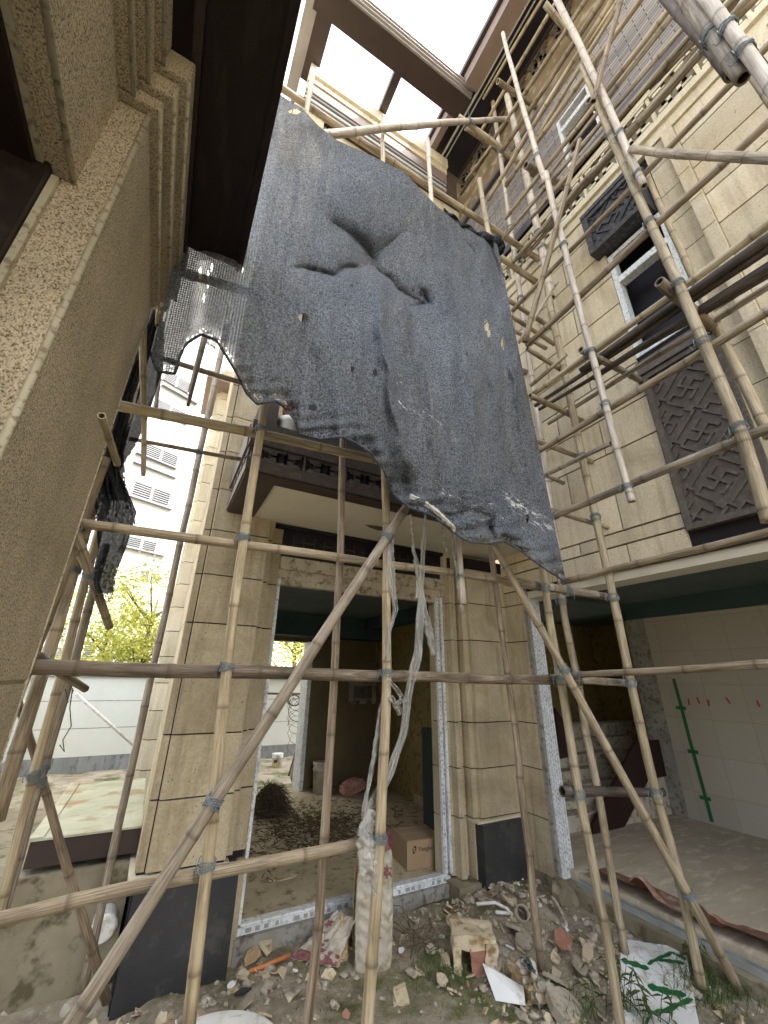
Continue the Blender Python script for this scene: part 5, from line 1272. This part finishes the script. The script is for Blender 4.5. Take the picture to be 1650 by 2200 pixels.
for q, (x, y, s, lb) in enumerate(((20,2160,.09,'rough boulder at the lower left corner'),(95,2140,.06,'grey stone in front of the plinth'),(150,2168,.07,'stone between the brace and the lower left corner'),(208,2172,.07,'pale stone right of the long brace foot'),(1200,1960,.05,'wedge stone below the stripped pilaster corner'),(1165,2110,.05,'dark lump beside the crumpled bag'),(1330,2185,.06,'stone under the torn sheet'),(1470,2130,.04,'stone by the grass at the metal track'))):
    p = gp(x, y); tag(lump(p, s, s*.8, s*.6, 300+q, .3, q).build('stone', MT['rubble']), lb, 'stone', 'larger loose stones on the soil')
p = gp(1185, 1945); tag(lump(p+Vector((.12,.0,.02)), .16, .10, .12, 77, .25, .3, 3).build('footing_lump', MT['concrete']), 'rounded concrete lump below the wing opening corner', 'concrete lump')
# mortar crusted brick block
p = gp(1020, 2078)
mb = MB(); mb.box(-.15,.13,-.10,.10,.13,.19); rr = random.Random(5)
o = thing('masonry_chunk', 'broken masonry chunk with mortar crust and red brick core', 'masonry', p)
def rot_add(mb, Rm, off): mb.v = [tuple(Rm @ Vector(v)+off) for v in mb.v]; return mb
Rm = Matrix.Rotation(-.55, 3, 'Z')
def rough_box(x0, x1, y0, y1, z0, z1, seed, amp=.012, n=7):
    mb = MB()
    def face(f):
        mb.grid(f, n, n, smooth=False)
    def pp(x, y, z):
        v = Vector((x, y, z)); k = Vector((mnoise.noise(v*14+Vector((seed,0,0))), mnoise.noise(v*14+Vector((0,seed,0))), mnoise.noise(v*14+Vector((0,0,seed))))); return v+k*amp
    L = lambda a, b, t: a+(b-a)*t
    face(lambda u, v: pp(L(x0,x1,u), L(y0,y1,v), z1)); face(lambda u, v: pp(L(x1,x0,u), L(y0,y1,v), z0))
    face(lambda u, v: pp(L(x0,x1,u), y0, L(z0,z1,v))); face(lambda u, v: pp(L(x1,x0,u), y1, L(z0,z1,v)))
    face(lambda u, v: pp(x0, L(y1,y0,u), L(z0,z1,v))); face(lambda u, v: pp(x1, L(y0,y1,u), L(z0,z1,v)))
    return mb
rot_add(rough_box(-.13,.12,-.09,.10,.12,.18,3,.02), Rm, p).build('mortar_cap', MT['block'], o)
rot_add(rough_box(-.03,.12,-.085,.06,0,.125,9,.014), Rm, p).build('brick_core', MT['brick'], o)
rot_add(rough_box(-.13,-.09,-.08,.10,-.02,.13,11,.02), Rm, p).build('mortar_side', MT['block'], o)
rot_add(rough_box(.06,.125,-.10,.0,-.02,.16,13,.02), Rm, p).build('mortar_side', MT['block'], o)
# whole brick
p = gp(868, 2158); mb = rough_box(-.035,.035,-.018,.018,0,.075,4,.004); rot_add(mb, Matrix.Rotation(-.5,3,'Z') @ Matrix.Rotation(-.35,3,'Y'), p)
tag(mb.build('brick', MT['block']), 'small tan brick piece standing before the cement bag', 'brick')
# bags
p = gp(808, 2078); bag = thing('cement_sack', 'upright full cement sack with dark red print behind the middle pole', 'sack', p)
def sack(w_, d, h, seed, lean=(0,0), puff=.12):
    mb = MB(); pts = [(-w_/2,-d/2),(w_/2,-d/2),(w_/2,d/2),(-w_/2,d/2)]
    def fn(u, v):
        a = u*2*math.pi; c, s = math.cos(a), math.sin(a); e = .38
        x = math.copysign(abs(c)**e, c)*w_/2; y = math.copysign(abs(s)**e, s)*d/2
        k = 1+puff*math.sin(math.pi*min(1, v*1.05))*.6-.25*max(0, (v-.9)/.1)*.6
        n1 = mnoise.noise(Vector((c*2, s*2, v*5+seed)))*.018+.006*math.sin(v*60+n_(c, s, seed)*9)*(1-abs(v-.5))
        y2 = y*k*(1-.55*max(0, (v-.85)/.15)); 
        return Vector((x*(k+n1*2)+lean[0]*v*h, y2+n1+lean[1]*v*h, v*h))
    mb.grid(fn, 64, 60)
    b = len(mb.v); mb.v.append((lean[0]*h, lean[1]*h, h+.006)); 
    top0 = b-65
    for i in range(64): mb.f.append((top0+i, top0+i+1, b)); mb.uv.append(None); mb.smooth.append(True); mb.mi.append(0)
    return mb
def n_(a, b, c): return mnoise.noise(Vector((a, b, c)))
Rm = Matrix.Rotation(-.42, 3, 'Z')
hh = .62
rot_add(sack(.235,.20,hh,3,(.0,.02)), Rm, p+Vector((.01,.07,-.01))).build('bag_body', MT['bag'], bag)
# tan side face
mb = MB()
def fn(u, v):
    return Vector((-.121-.012*math.sin(math.pi*v)+.002*math.sin(v*130+u*3), -.09+.18*u, v*(hh-.08)+.01))
mb.grid(fn, 10, 90); rot_add(mb, Rm, p+Vector((.01,.07,-.01))).build('bag_side', MT['bag_side'], bag)
mb = MB(); mb.add([(-.02,-.105,hh-.06),(.10,-.10,hh-.02),(.13,-.09,hh+.05),(.03,-.02,hh+.10),(.01,.02,hh+.02)], [(0,1,2,3,4),(4,3,2,1,0)]); rot_add(mb, Rm, p+Vector((.01,.07,-.01))).build('torn_flap', MT['maroon'], bag)
def glyph(mb, strokes, ox, oz, s, y, t=.009):
    for (x0, z0, x1, z1) in strokes:
        a = Vector((ox+x0*s, y, oz+z0*s)); b = Vector((ox+x1*s, y, oz+z1*s)); d = (b-a).normalized(); mb.obox((a+b)/2, d, Vector((0,1,0)).cross(d), Vector((0,1,0)), (b-a).length/2, t/2, .002)
K1 = [(0,.75,1,.75),(.5,1,.5,0),(.5,.7,.05,.15),(.5,.7,.95,.15),(.3,.3,.7,.3)]
K2 = [(.2,1,0,.6),(.1,.75,.9,.75),(.5,.75,.5,0),(.1,.4,.9,.4),(.1,.05,.9,.05)]
mb = MB(); glyph(mb, K1, .035, .46, .07, -.128, .011); glyph(mb, K2, -.06, .45, .06, -.128, .011)
for k in range(7): mb.box(-.02, .04-.012*(k % 3), -.1285, -.125, .34-k*.028, .347-k*.028)
rot_add(mb, Rm, p+Vector((.01,.06,-.01))).build('bag_print', MT['maroon'], bag)
# slumped empty bag
p = gp(700, 2060); b2 = thing('empty_sack', 'crumpled empty white sack with maroon base leaning left of the cement sack', 'sack', p)
def fold_sheet(quad, n, amp, seed, off=.0):
    mb = MB(); a, b, c, d = [Vector(q) for q in quad]
    def fn(u, v):
        q = a.lerp(b, u).lerp(d.lerp(c, u), v); nrm = (b-a).cross(d-a).normalized()
        return q+nrm*(amp*(mnoise.noise(Vector((u*3, v*3, seed)))*2+.5*mnoise.noise(Vector((u*9, v*9, seed+3)))*2)+off)
    mb.grid(fn, n, n); return mb
qd = [gp(625,2068)+Vector((0,0,.02)), gp(722,2085)+Vector((0,0,.015)), onY(765, 1975, gp(765,2070).y-.02), onY(722, 1955, gp(722,2050).y+.08)]
fold_sheet(qd, 24, .025, 4).build('bag_body', MT['bag'], b2)
qd2 = [onY(735,1965,gp(735,2060).y), onY(765,1975,gp(735,2060).y), gp(742,2075)+Vector((0,0,.03)), gp(725,2090)+Vector((0,0,.02))]
fold_sheet(qd2, 12, .015, 8, .012).build('bag_side', MT['bag_side'], b2)
ql = [qd[0].lerp(qd[3], 0.), qd[1].lerp(qd[2], 0.), qd[1].lerp(qd[2], .2), qd[0].lerp(qd[3], .34)]
fold_sheet(ql, 12, .025, 4, .008).build('base_print', MT['maroon'], b2)
mb = MB(); uu = (qd[1]-qd[0]).normalized(); vv = (qd[3]-qd[0]).normalized(); nn = uu.cross(vv).normalized(); 
for k, gl in enumerate((K1, K2)):
    for (x0, z0, x1, z1) in gl:
        o_ = qd[0].lerp(qd[3], .62)+uu*(.02+.0*k)+vv*(-.075*k)+nn*(-.0); s = .05
        a = o_+uu*x0*s+vv*z0*s+nn*.022; b = o_+uu*x1*s+vv*z1*s+nn*.022; d = (b-a).normalized(); mb.obox((a+b)/2, d, nn.cross(d), nn, (b-a).length/2, .005, .002)
for k in range(5): mb.obox(qd[0].lerp(qd[3], .65-k*.09)+uu*.115+nn*.024, uu, vv, nn, .012, .008, .002)
mb.build('bag_print', MT['maroon'], b2)
# second filled sack lump behind
p = gp(745, 2050); tag(lump(p+Vector((0.02,.14,.07)), .10,.07,.10, 55, .12, 0, 3).build('plastic_bag', MT['bag']), 'grey stuffed plastic bag between the two cement sacks', 'bag')
# orange conduit
mb = MB(); mb.tube([gp(510,2107)+Vector((0,0,.02)), gp(560,2090)+Vector((0,0,.025)), gp(622,2066)+Vector((0,0,.03))], .011, 10); tag(mb.build('orange_pipe', MT['orange']), 'orange plastic conduit lying on the moss', 'pipe')
# white pipes and ring
mb = MB(); mb.tube([gp(1025,1958)+Vector((0,0,.04)), gp(1065,1955)+Vector((0,0,.04)), gp(1090,1964)+Vector((0,0,.03)), gp(1103,1975)+Vector((0,0,.02))], .010, 10); tag(mb.build('white_pipe', MT['white_pvc']), 'bent white pipe piece below the dark pilaster base', 'pipe')
mb = MB(); mb.tube([gp(1066,1972)+Vector((0,0,.03)), gp(1095,1974)+Vector((0,0,.03))], .010, 10); tag(mb.build('white_pipe', MT['white_pvc']), 'short white offcut lying under the bent white pipe', 'pipe')
c = gp(1122, 1985)+Vector((0,0,.05)); mb = MB(); n = 28
ax1 = Vector((-.35,-.75,.55)).normalized(); s1_ = ax1.cross(Vector((0,0,1))).normalized(); s2_ = ax1.cross(s1_)
def ringf(u, v):
    a = u*2*math.pi; prof = [(0,.052),(.10,.052),(.10,.047),(0,.047),(0,.052)]; k = v*4; i = min(3, int(k)); f = k-i
    h = prof[i][0]*(1-f)+prof[i+1][0]*f; r = prof[i][1]*(1-f)+prof[i+1][1]*f
    return c+ax1*(h-.05)+(s1_*math.cos(a)+s2_*math.sin(a))*r*.85
mb.grid(ringf, n, 4); tag(mb.build('drain_pipe', MT['bag']), 'dusty open drain pipe end in the rubble right of the dark base', 'pipe')
mb = MB(); mb.tube([gp(1075,1940)+Vector((0,0,.06)), gp(1105,1958)+Vector((0,.0,.03))], .014, 8); tag(mb.build('grey_stick', MT['block']), 'dusty stick under the broken pilaster base', 'stick')
# white torn sheet with green leaves print
sh = thing('torn_board', 'torn white foam board with green leaf shaped marks lying at lower right', 'board', gp(1420, 2150))
q = [gp(1336,2035)+Vector((0,0,.03)), gp(1478,2062)+Vector((0,0,.05)), gp(1508,2235)+Vector((0,0,.03)), gp(1338,2235)+Vector((0,0,.03))]
mb = MB()
def tsheet(u, v, off=0):
    e = .012*mnoise.noise(Vector((u*7, 0, 1)))*(v < .03)+.01*mnoise.noise(Vector((0, v*7, 5)))*(u > .97)
    p = q[0].lerp(q[1], u).lerp(q[3].lerp(q[2], u), v); p.z += .012*mnoise.noise(Vector((u*2.5, v*2.5, 3)))+off; p.x += e; p.y += e; return p
mb.grid(lambda u, v: tsheet(u, v, .008), 40, 40, skip=lambda u, v: u > .9 and v < .12 and mnoise.noise(Vector((u*30, v*30, 2))) > -.1)
mb.grid(lambda u, v: tsheet(1-u, v, -.004), 40, 40)
for e in (lambda t: (t, 0), lambda t: (1, t), lambda t: (1-t, 1), lambda t: (0, 1-t)):
    mb.grid(lambda u, v: tsheet(*e(u), off=-.004+.012*(1-v)), 40, 1)
mb.build('sheet', MT['glaze'], sh)
mb = MB()
for k, (u0, v0, u1, v1, w_) in enumerate(((.40,.30,.80,.12,.030),(.55,.24,.95,.26,.022),(.02,.30,.42,.36,.028),(.38,.56,.90,.66,.035),(.42,.86,.98,.70,.030),(.78,.12,.99,.20,.02),(.30,.62,.36,.74,.03))):
    P = []; m_ = 8
    for i in range(m_+1):
        t = i/m_; ww = w_*(1 if .1 < t < .9 else .35)*(1+.3*math.sin(t*17)); u = u0+(u1-u0)*t; v = v0+(v1-v0)*t
        P.append((tsheet(u, v-ww, .0105), tsheet(u, v+ww, .0105)))
    vv_ = [x for pr in P for x in pr]; mb.add(vv_, [(2*i, 2*i+1, 2*i+3, 2*i+2) for i in range(m_)])
mb.build('green_mark', MT['green_tape'], sh)
# pointed white shard
p = gp(1085, 2140); mb = MB(); a, b, c = gp(1040,2113)+Vector((0,0,.08)), gp(1128,2150)+Vector((0,0,.05)), gp(1130,2172)+Vector((0,0,.02)); d = gp(1065,2150)+Vector((0,0,.0))
mb.add([a, b, c, d, a+Vector((0,.004,.006)), b+Vector((0,.004,.006)), c+Vector((0,.004,.006)), d+Vector((0,.004,.006))], [(3,2,1,0),(4,5,6,7),(0,1,5,4),(1,2,6,5),(2,3,7,6),(3,0,4,7)])
tag(mb.build('white_shard', MT['glaze']), 'pointed white tile shard leaning left of the crumpled bag', 'shard')
# crumpled bag white/teal/orange
p = gp(1140, 2125); cb2 = thing('crumpled_wrapper', 'crumpled white wrapper with teal edge lying in the rubble', 'wrapper', p)
q4 = [onZ(1105,2062,.02), onZ(1135,2058,.06), gp(1192,2160)+Vector((0,0,.05)), gp(1160,2170)+Vector((0,0,.0))]
fold_sheet(q4, 22, .035, 12).build('wrapper_sheet', MT['bag'], cb2)
fold_sheet([onZ(1118,2056,.03), onZ(1132,2054,.07), onZ(1152,2095,.03), onZ(1130,2080,.03)], 10, .02, 15, .01).build('teal_edge', MT['teal_beam'], cb2)
fold_sheet([gp(1098,2100)+Vector((0,0,.06)), onZ(1120,2090,.0), gp(1185,2170)+Vector((0,0,.03)), gp(1135,2160)], 12, .03, 18).build('tan_lining', MT['bag_side'], cb2)
# metal track and felt along the wing opening
xt_ = 3.36*.9475
zt3 = ZF2-.03
xt_ = onZ(1240, 1892, zt3).x
tr0 = onZ(1240, 1892, zt3); print('track', tr0, onZ(1650, 2090, zt3))
ch = thing('metal_track', 'galvanised floor channel along the threshold of the wing room', 'track', tr0)
mb = MB(); mb.box(tr0.x-.012, tr0.x+.0, -.5, tr0.y, zt3-.03, zt3+.004); mb.box(tr0.x+.035, tr0.x+.045, -.5, tr0.y, zt3-.03, zt3+.004); mb.box(tr0.x, tr0.x+.035, -.5, tr0.y, zt3-.03, zt3-.022)
mb.build('channel', MT['steel'], ch)
mb = MB()
def felt(u, v):
    y = tr0.y-.02-u*3.0; x0 = tr0.x+.05+.05*mnoise.noise(Vector((u*9, 0, 2)))+(.03 if u > .3 else 0)
    x = x0+v*(.30+.12*mnoise.noise(Vector((u*6, 3, 1)))); k = (1-v)**2
    return Vector((x, y, ZF2+.006+k*(.035+.07*max(0, mnoise.noise(Vector((u*16, v*3, 6))))*2+.04*abs(math.sin(u*14)))))
mb.grid(felt, 200, 16); tag(mb.build('felt_sheet', MT['cloth']), 'rumpled red brown felt edge lying behind the metal track', 'felt')
# weeds and grass
rr = random.Random(33); mb = MB()
def blade(mb, p, L, lean, w_):
    d = Vector((math.cos(lean)*rr.uniform(.2, .9), math.sin(lean)*rr.uniform(.2, .9), 1)).normalized(); s = d.cross(Vector((0,0,1)))
    s = s.normalized() if s.length > .01 else Vector((1,0,0))
    a = p; b = p+d*L*.55; c = b+(d+Vector((d.x, d.y, -.7))*1.0).normalized()*L*.45
    mb.add([a-s*w_/2, a+s*w_/2, b+s*w_/2, b-s*w_/2, c], [(0,1,2,3),(3,2,4)])
for (cx_, cy_, rad_, n_b, L) in ((1540,2125,.16,220,.12),(1490,2150,.14,120,.13),(1235,2180,.14,60,.12),(1365,2200,.08,40,.16),(965,2110,.12,70,.06),(925,2085,.12,60,.07),(1120,1965,.1,20,.05),(1460,2060,.12,40,.08),(1585,2060,.12,60,.08),(985,2090,.1,40,.08),(1640,2150,.15,90,.1)):
    c = gp(cx_, cy_)
    for _ in range(n_b):
        p = c+Vector((rr.gauss(0, rad_*.5), rr.gauss(0, rad_*.5), 0)); p.z = gz(p.x, p.y); blade(mb, p, L*rr.uniform(.5, 1.3), rr.uniform(0, 6.28), .0035)
for _ in range(4200):   # moss tufts
    x = rr.uniform(-1.0, 3.0); y = rr.uniform(1.8, 3.1)
    if mnoise.noise(Vector((x*2.2, y*2.2, 2))) < .05: continue
    p = Vector((x, y, gz(x, y))); blade(mb, p, .014*rr.uniform(.5, 1.4), rr.uniform(0, 6.28), .004)
tag(mb.build('grass', MT['weed']), 'thin weeds, grass blades and moss over the soil', 'grass', kind='stuff')
def sprig(label, px, py, n, hgt, seed):
    rr = random.Random(seed); t = thing('weed_plant', label, 'plant', gp(px, py), 'leafy weeds growing over the torn board'); P0 = gp(px, py)
    ms = MB(); ml = MB()
    for k in range(n):
        a = rr.uniform(0, 6.28); L = hgt*rr.uniform(.6, 1.1); p0 = P0+Vector((rr.gauss(0,.02), rr.gauss(0,.02), 0)); p2 = p0+Vector((math.cos(a)*L*.35, math.sin(a)*L*.35, L))
        pm_ = p0.lerp(p2, .5)+Vector((0,0,.02)); ms.tube([p0, pm_, p2], [.0022,.0018,.001], 5)
        for j in range(7):
            q = p0.lerp(p2, .25+.11*j); an = a+j*2.4; d = Vector((math.cos(an), math.sin(an), -.15)); s = d.cross(Vector((0,0,1))).normalized(); l = .075*rr.uniform(.6, 1.1)
            ml.add([q, q+d*l*.4+s*.0065, q+d*l+Vector((0,0,-.02)), q+d*l*.4-s*.0065], [(0,1,2),(0,2,3)])
    ms.build('stem', MT['weed'], t); ml.build('leaves', MT['weed'], t)
sprig('long leaved weed standing before the left half of the torn board', 1345, 2190, 5, .30, 1)
sprig('long leaved weed beside the upright pole at the board', 1300, 2200, 3, .26, 2)
sprig('long leaved weed before the right half of the torn board', 1420, 2215, 5, .24, 3)
sprig('weed growing by the metal track behind the board', 1500, 2085, 4, .17, 4)
# dry branch beside the cement sack
mb = MB(); rr = random.Random(9); c = gp(890, 2040)
for k in range(30):
    p = c+Vector((rr.gauss(0,.05), rr.gauss(0,.05), rr.uniform(0,.1))); a = rr.uniform(0, 6.28); P = [p]
    for j in range(5): a += rr.gauss(0,.5); P.append(P[-1]+Vector((math.cos(a)*.05, math.sin(a)*.05, rr.gauss(.008,.028))))
    mb.tube(P, [.0035,.003,.0025,.002,.0016,.001], 4, caps=False)
tag(mb.build('dry_branches', MT['twig']), 'tangle of dry brushwood right of the cement sack', 'brushwood')
# unidentified pale rim at bottom edge of the view, shaped as an upturned basin
mb = MB()
c = gp(430, 2330)+Vector((0,-.1,-.02))
mb.grid(lambda u, v: c+Vector((math.cos(u*6.283)*(.34-.06*v*v)*1.0, math.sin(u*6.283)*(.30-.06*v*v), .16*math.sin(v*1.45)))*1.0, 48, 12)
b = len(mb.v); mb.v.append(tuple(c+Vector((0,0,.165))))
for i in range(48): mb.f.append((b-49+i, b-48+i, b)); mb.uv.append(None); mb.smooth.append(True); mb.mi.append(0)
tag(mb.build('pale_rim', MT['white_pvc']), 'unidentified pale object shaped as an upturned basin at the bottom edge left of centre', 'basin')

# ================================================================ THINGS IN THE HALL
def lathe(mb, c, prof, n=28):
    def fn(u, v):
        k = v*(len(prof)-1); i = min(len(prof)-2, int(k)); f = k-i; r = prof[i][0]*(1-f)+prof[i+1][0]*f; z = prof[i][1]*(1-f)+prof[i+1][1]*f
        return c+Vector((math.cos(u*6.28318)*r, math.sin(u*6.28318)*r, z))
    return mb.grid(fn, n, (len(prof)-1), smooth=True)
# carton
a, b, c_ = onZ(875,1873,0), onZ(953,1860,0), onZ(848,1830,0)
u_ = (b-a); wv = u_.length; u_ = u_.normalized(); v_ = (c_-a); v_ -= u_*v_.dot(u_); dd = .34; v_ = v_.normalized(); hgt = .36
ztop = onY(875, 1815, a.y).z; hgt = max(.2, ztop); print('carton', wv, dd, hgt)
ct_ = thing('carton', 'closed brown cardboard carton printed on the front, inside the doorway', 'box', a)
Zv = Vector((0,0,1)); cc = a+u_*wv/2+v_*dd/2+Zv*(hgt/2)
mb = MB(); mb.obox(cc, u_, v_, Zv, wv/2, dd/2, hgt/2); mb.build('box_body', MT['carton'], ct_, bevel=.004)
mb = MB(); mb.obox(cc+Zv*(hgt/2+.003)-v_*(dd/4-.0), u_, v_, Zv, wv/2, dd/4-.004, .002); mb.build('lid_flap', MT['carton'], ct_)
mb = MB(); mb.obox(cc+Zv*(hgt/2+.003)+v_*(dd/4), u_, v_, Zv, wv/2, dd/4-.004, .002); mb.build('lid_flap', MT['carton'], ct_)
tx = bpy.data.curves.new('txt', 'FONT'); tx.body = 'Yongke'; tx.size = .046; tx.extrude = .0005
to = bpy.data.objects.new('txt', tx); col.objects.link(to)
dg = bpy.context.evaluated_depsgraph_get(); me = bpy.data.meshes.new_from_object(to.evaluated_get(dg)); bpy.data.objects.remove(to)
po = bpy.data.objects.new('print', me); me.materials.clear(); me.materials.append(MT['ink']); col.objects.link(po); po.parent = ct_
mm = Matrix((u_, Zv, u_.cross(Zv))).transposed().to_4x4(); mm.translation = u_*(wv*.30)+Zv*(hgt*.62)-v_*.0025; po.matrix_local = mm
mb = MB()
for k in range(3):
    for j in range(3):
        if (k+j) % 3 != 2: mb.obox(a+u_*(wv*.16+k*.012)+Zv*(hgt*.61+j*.018)-v_*.002, u_, Zv, v_, .005, .007, .001)
mb.build('logo', MT['ink'], ct_)
# green sheet of glass/board leaning on right jamb
p0 = onZ(935, 1790, 0); mb = MB(); mb.box(p0.x+.02, p0.x+.09, p0.y, p0.y+.25, 0, .95); 
tag(mb.build('green_board', MT['teal_beam']), 'dull green board standing against the right jamb inside the doorway', 'board')
# bucket with lid
def bucket(label, px, py, r, h, mat, name='bucket', rimh=.02, z=0):
    p = onZ(px, py, z); t = thing(name, label, 'bucket', p)
    mb = MB(); lathe(mb, p, [(0,.002),(r*.86,.0),(r*.97,h*.75),(r*1.06,h*.76),(r*1.06,h*.80),(r*.98,h*.81),(r,h)]); mb.build('bucket_body', MT[mat], t)
    mb = MB(); lathe(mb, p+Vector((0,0,h)), [(r*1.08,-.02),(r*1.08,.012),(r*.95,.012),(0,.006)]); mb.build('lid', MT[mat], t)
    mb = MB(); mb.box(p.x-r*.5, p.x+r*.5, p.y-r-.004, p.y-r+.002, h*.25, h*.6) ; return t
bucket('grey lidded bucket standing in the shade beside the back door jamb', 688, 1703, .12, .36, 'bag')
bk = bucket('small white bucket with yellow blue label in the garden seen through the house', 594, 1648, .10, .22, 'white_pvc', z=G)
p = onZ(588, 1650, G); mb = MB(); mb.box(p.x-.04, p.x+.03, p.y-.112, p.y-.105, G+.04, G+.10); mb.build('label_patch', mottled('yellow label', (.55,.42,.05), (.6,.46,.07), 5), bk)
mb = MB(); mb.box(p.x-.04, p.x+.03, p.y-.112, p.y-.105, G+.101, G+.15); mb.build('label_patch', MT['slate'], bk)
# red sack
p = onZ(762, 1712, 0); tag(lump(p+Vector((0,.1,.09)), .20,.14,.12, 61, .2, .2, 3).build('red_sack', mottled('pink printed sack', (.36,.10,.07), (.5,.36,.30), 5, .6, (.4,.36,.3), 11)), 'slumped red and pink sack on the dark hall floor', 'sack')
# framed picture
pf = [onY(x, y, 6.38) for x, y in ((750,1462),(808,1462),(808,1512),(750,1512))]
x0, x1, z0, z1 = pf[0].x, pf[1].x, pf[2].z, pf[0].z; fr = thing('framed_picture', 'square framed picture hung on the dark back wall of the hall', 'picture', (x0, 6.4, z0))
mb = MB()
for k, (i, d) in enumerate(((0,.05),)):
    mb.box(x0, x0+.08, 6.36, 6.49, z0, z1); mb.box(x1-.08, x1, 6.36, 6.49, z0, z1); mb.box(x0+.08, x1-.08, 6.361, 6.49, z1-.08, z1); mb.box(x0+.08, x1-.08, 6.361, 6.49, z0, z0+.08)
mb.build('frame', MT['concrete'], fr)
mb = MB(); mb.box(x0+.08, x1-.08, 6.42, 6.48, z0+.08, z1-.08); mb.build('canvas', MT['bronze'], fr)
# debris on the hall floor and uprooted plant pile
rr = random.Random(13); mb = MB()
for (px, py, n, sx, sy) in ((700,1765,170,.55,.28),(640,1760,110,.3,.25),(750,1790,110,.3,.22),(600,1800,60,.15,.2),(690,1825,80,.3,.1),(560,1850,30,.05,.2)):
    c = onZ(px, py, 0)
    for k in range(n):
        p = c+Vector((rr.gauss(0, sx), rr.gauss(0, sy), 0)); p.z = rr.uniform(.004, .035); a = rr.uniform(0, 6.28); P = [p]
        if p.x < .85 or p.x > 3.2 or p.y < 3.5: continue
        for j in range(3): a += rr.gauss(0,.6); P.append(P[-1]+Vector((math.cos(a)*.035, math.sin(a)*.035, rr.gauss(0,.008)))); P[-1].z = max(.004, P[-1].z)
        mb.tube(P, [.005,.004,.003,.001], 4, caps=False)
for k in range(900):
    c = onZ(rr.gauss(690,55), rr.gauss(1775,22), 0)
    if c.x < .85 or c.x > 3.2 or c.y < 3.5: continue
    a = rr.uniform(0,6.28); s = rr.uniform(.015,.04); d = Vector((math.cos(a),math.sin(a),rr.uniform(0,.5)))*s; e = Vector((-math.sin(a),math.cos(a),rr.uniform(0,.4)))*s*.4
    mb.add([c+Zv*.006, c+Zv*.01+d*.5+e, c+Zv*.01+d, c+Zv*.006+d*.5-e], [(0,1,2,3)])
tag(mb.build('plant_litter', MT['twig']), 'dead roots, twigs and leaf litter strewn over the hall floor', 'litter', kind='stuff')
c = onZ(583, 1752, 0)+Vector((0,.1,0)); mb = MB()
for k in range(1500):
    a = rr.uniform(0, 6.28); el = rr.uniform(.0, 1.5); r = .23*rr.random()**.4; p = c+Vector((math.cos(a)*math.cos(el)*r, math.sin(a)*math.cos(el)*r, math.sin(el)*r*1.25)); P = [p]; a2 = rr.uniform(0, 6.28)
    for j in range(3): a2 += rr.gauss(0,.5); P.append(P[-1]+Vector((math.cos(a2)*.035, math.sin(a2)*.035, rr.gauss(-.008,.02))))
    mb.tube(P, [.0045,.004,.003,.001], 3, caps=False)
tag(mb.build('uprooted_shrub', MT['twig']), 'round heap of uprooted dry shrub just inside the doorway at left', 'shrub')
# stick leaning in garden and tangled wires on garden wall
mb = MB(); mb.tube([onZ(620,1668,G), onY(660,1530,8.6)], .018, 6); tag(mb.build('wooden_stick', MT['twig']), 'thin wooden stick leaning in the garden seen through the back opening', 'stick')
mb = MB(); mb.tube([onY(575,1490,8.9), onY(664,1491,8.9)], .022, 6); tag(mb.build('wooden_rail', MT['twig']), 'level brown stick across the garden wall seen through the back opening', 'stick')
mb = MB(); rr = random.Random(2)
for k in range(7):
    P = [onY(620+rr.uniform(0,22), 1500+rr.uniform(-5,5), 8.85)]
    x, y = 630, 1510
    for j in range(16): x = 632+14*math.sin(j*.9+k)+rr.uniform(-3,3); y = 1505+j*7*(k % 3)/2+12*math.cos(j*.9+k); P.append(onY(x, y, 8.85))
    mb.tube(P, .004, 4, caps=False)
tag(mb.build('tangled_wire', MT['rope']), 'tangle of thin wires hanging against the garden wall behind the hall', 'wire')
# bags by the back jamb
p = onZ(640, 1690, G); tag(lump(p+Vector((.0,0,.2)), .14,.12,.24, 63, .2, .2, 3).build('grey_sack', MT['bag']), 'grey sack leaning outside the back opening', 'sack')
# wires hanging at left poles
mb = MB(); mb.tube([onY(156,1478,2.3), onY(150,1520,2.3), onY(153,1560,2.3), onY(135,1590,2.3), onY(138,1615,2.3), onY(128,1600,2.3)], .002, 4, caps=False); mb.tube([onY(140,1480,2.3), onY(147,1510,2.3), onY(158,1482,2.3)], .002, 4, caps=False)
tag(mb.build('hanging_wire', MT['rope']), 'thin black wire hanging from the blunt cross piece at left', 'wire')
# things on the balcony
zbal = zrt
def onbal(px, py): return onY(px, py, 2.95)
bb = onbal(624, 916); t = thing('paint_bucket', 'white paint bucket standing on the balcony under the net edge', 'bucket', bb-Vector((0,0,.3)))
mb = MB(); lathe(mb, bb-Vector((0,0,.3)), [(0,0),(.10,0),(.115,.28),(.125,.285),(.125,.33),(.11,.335),(0,.33)]); mb.build('bucket_body', MT['white_pvc'], t)
p = onbal(628, 885); tag(lump(p, .09,.07,.11, 71, .2, .2, 3).build('red_mesh_bag', MT['brick']), 'dark red mesh bag on top of the balcony bucket', 'bag')
mb = MB(); mb.tube([onbal(592,915), onbal(602,895)], .018, 8); tag(mb.build('wooden_peg', MT['block']), 'short wooden peg beside the balcony bucket', 'stick')
mb = MB(); mb.box(.36,.50, 2.86, 3.2, zrt-.1, zrt+.55); mb.build('balcony_post', MT['brown_metal'], balc)
# peeled spot under the balcony soffit
mb = MB(); c = onZ(815,1136,zb+.006); mb.add([c+Vector((-.16,-.03,0)),c+Vector((-.02,-.06,0)),c+Vector((.12,-.02,0)),c+Vector((.02,.05,0)),c+Vector((-.08,.02,0))],[(4,3,2,1,0)]); mb.build('peeled_patch', MT['bronze'], balc)
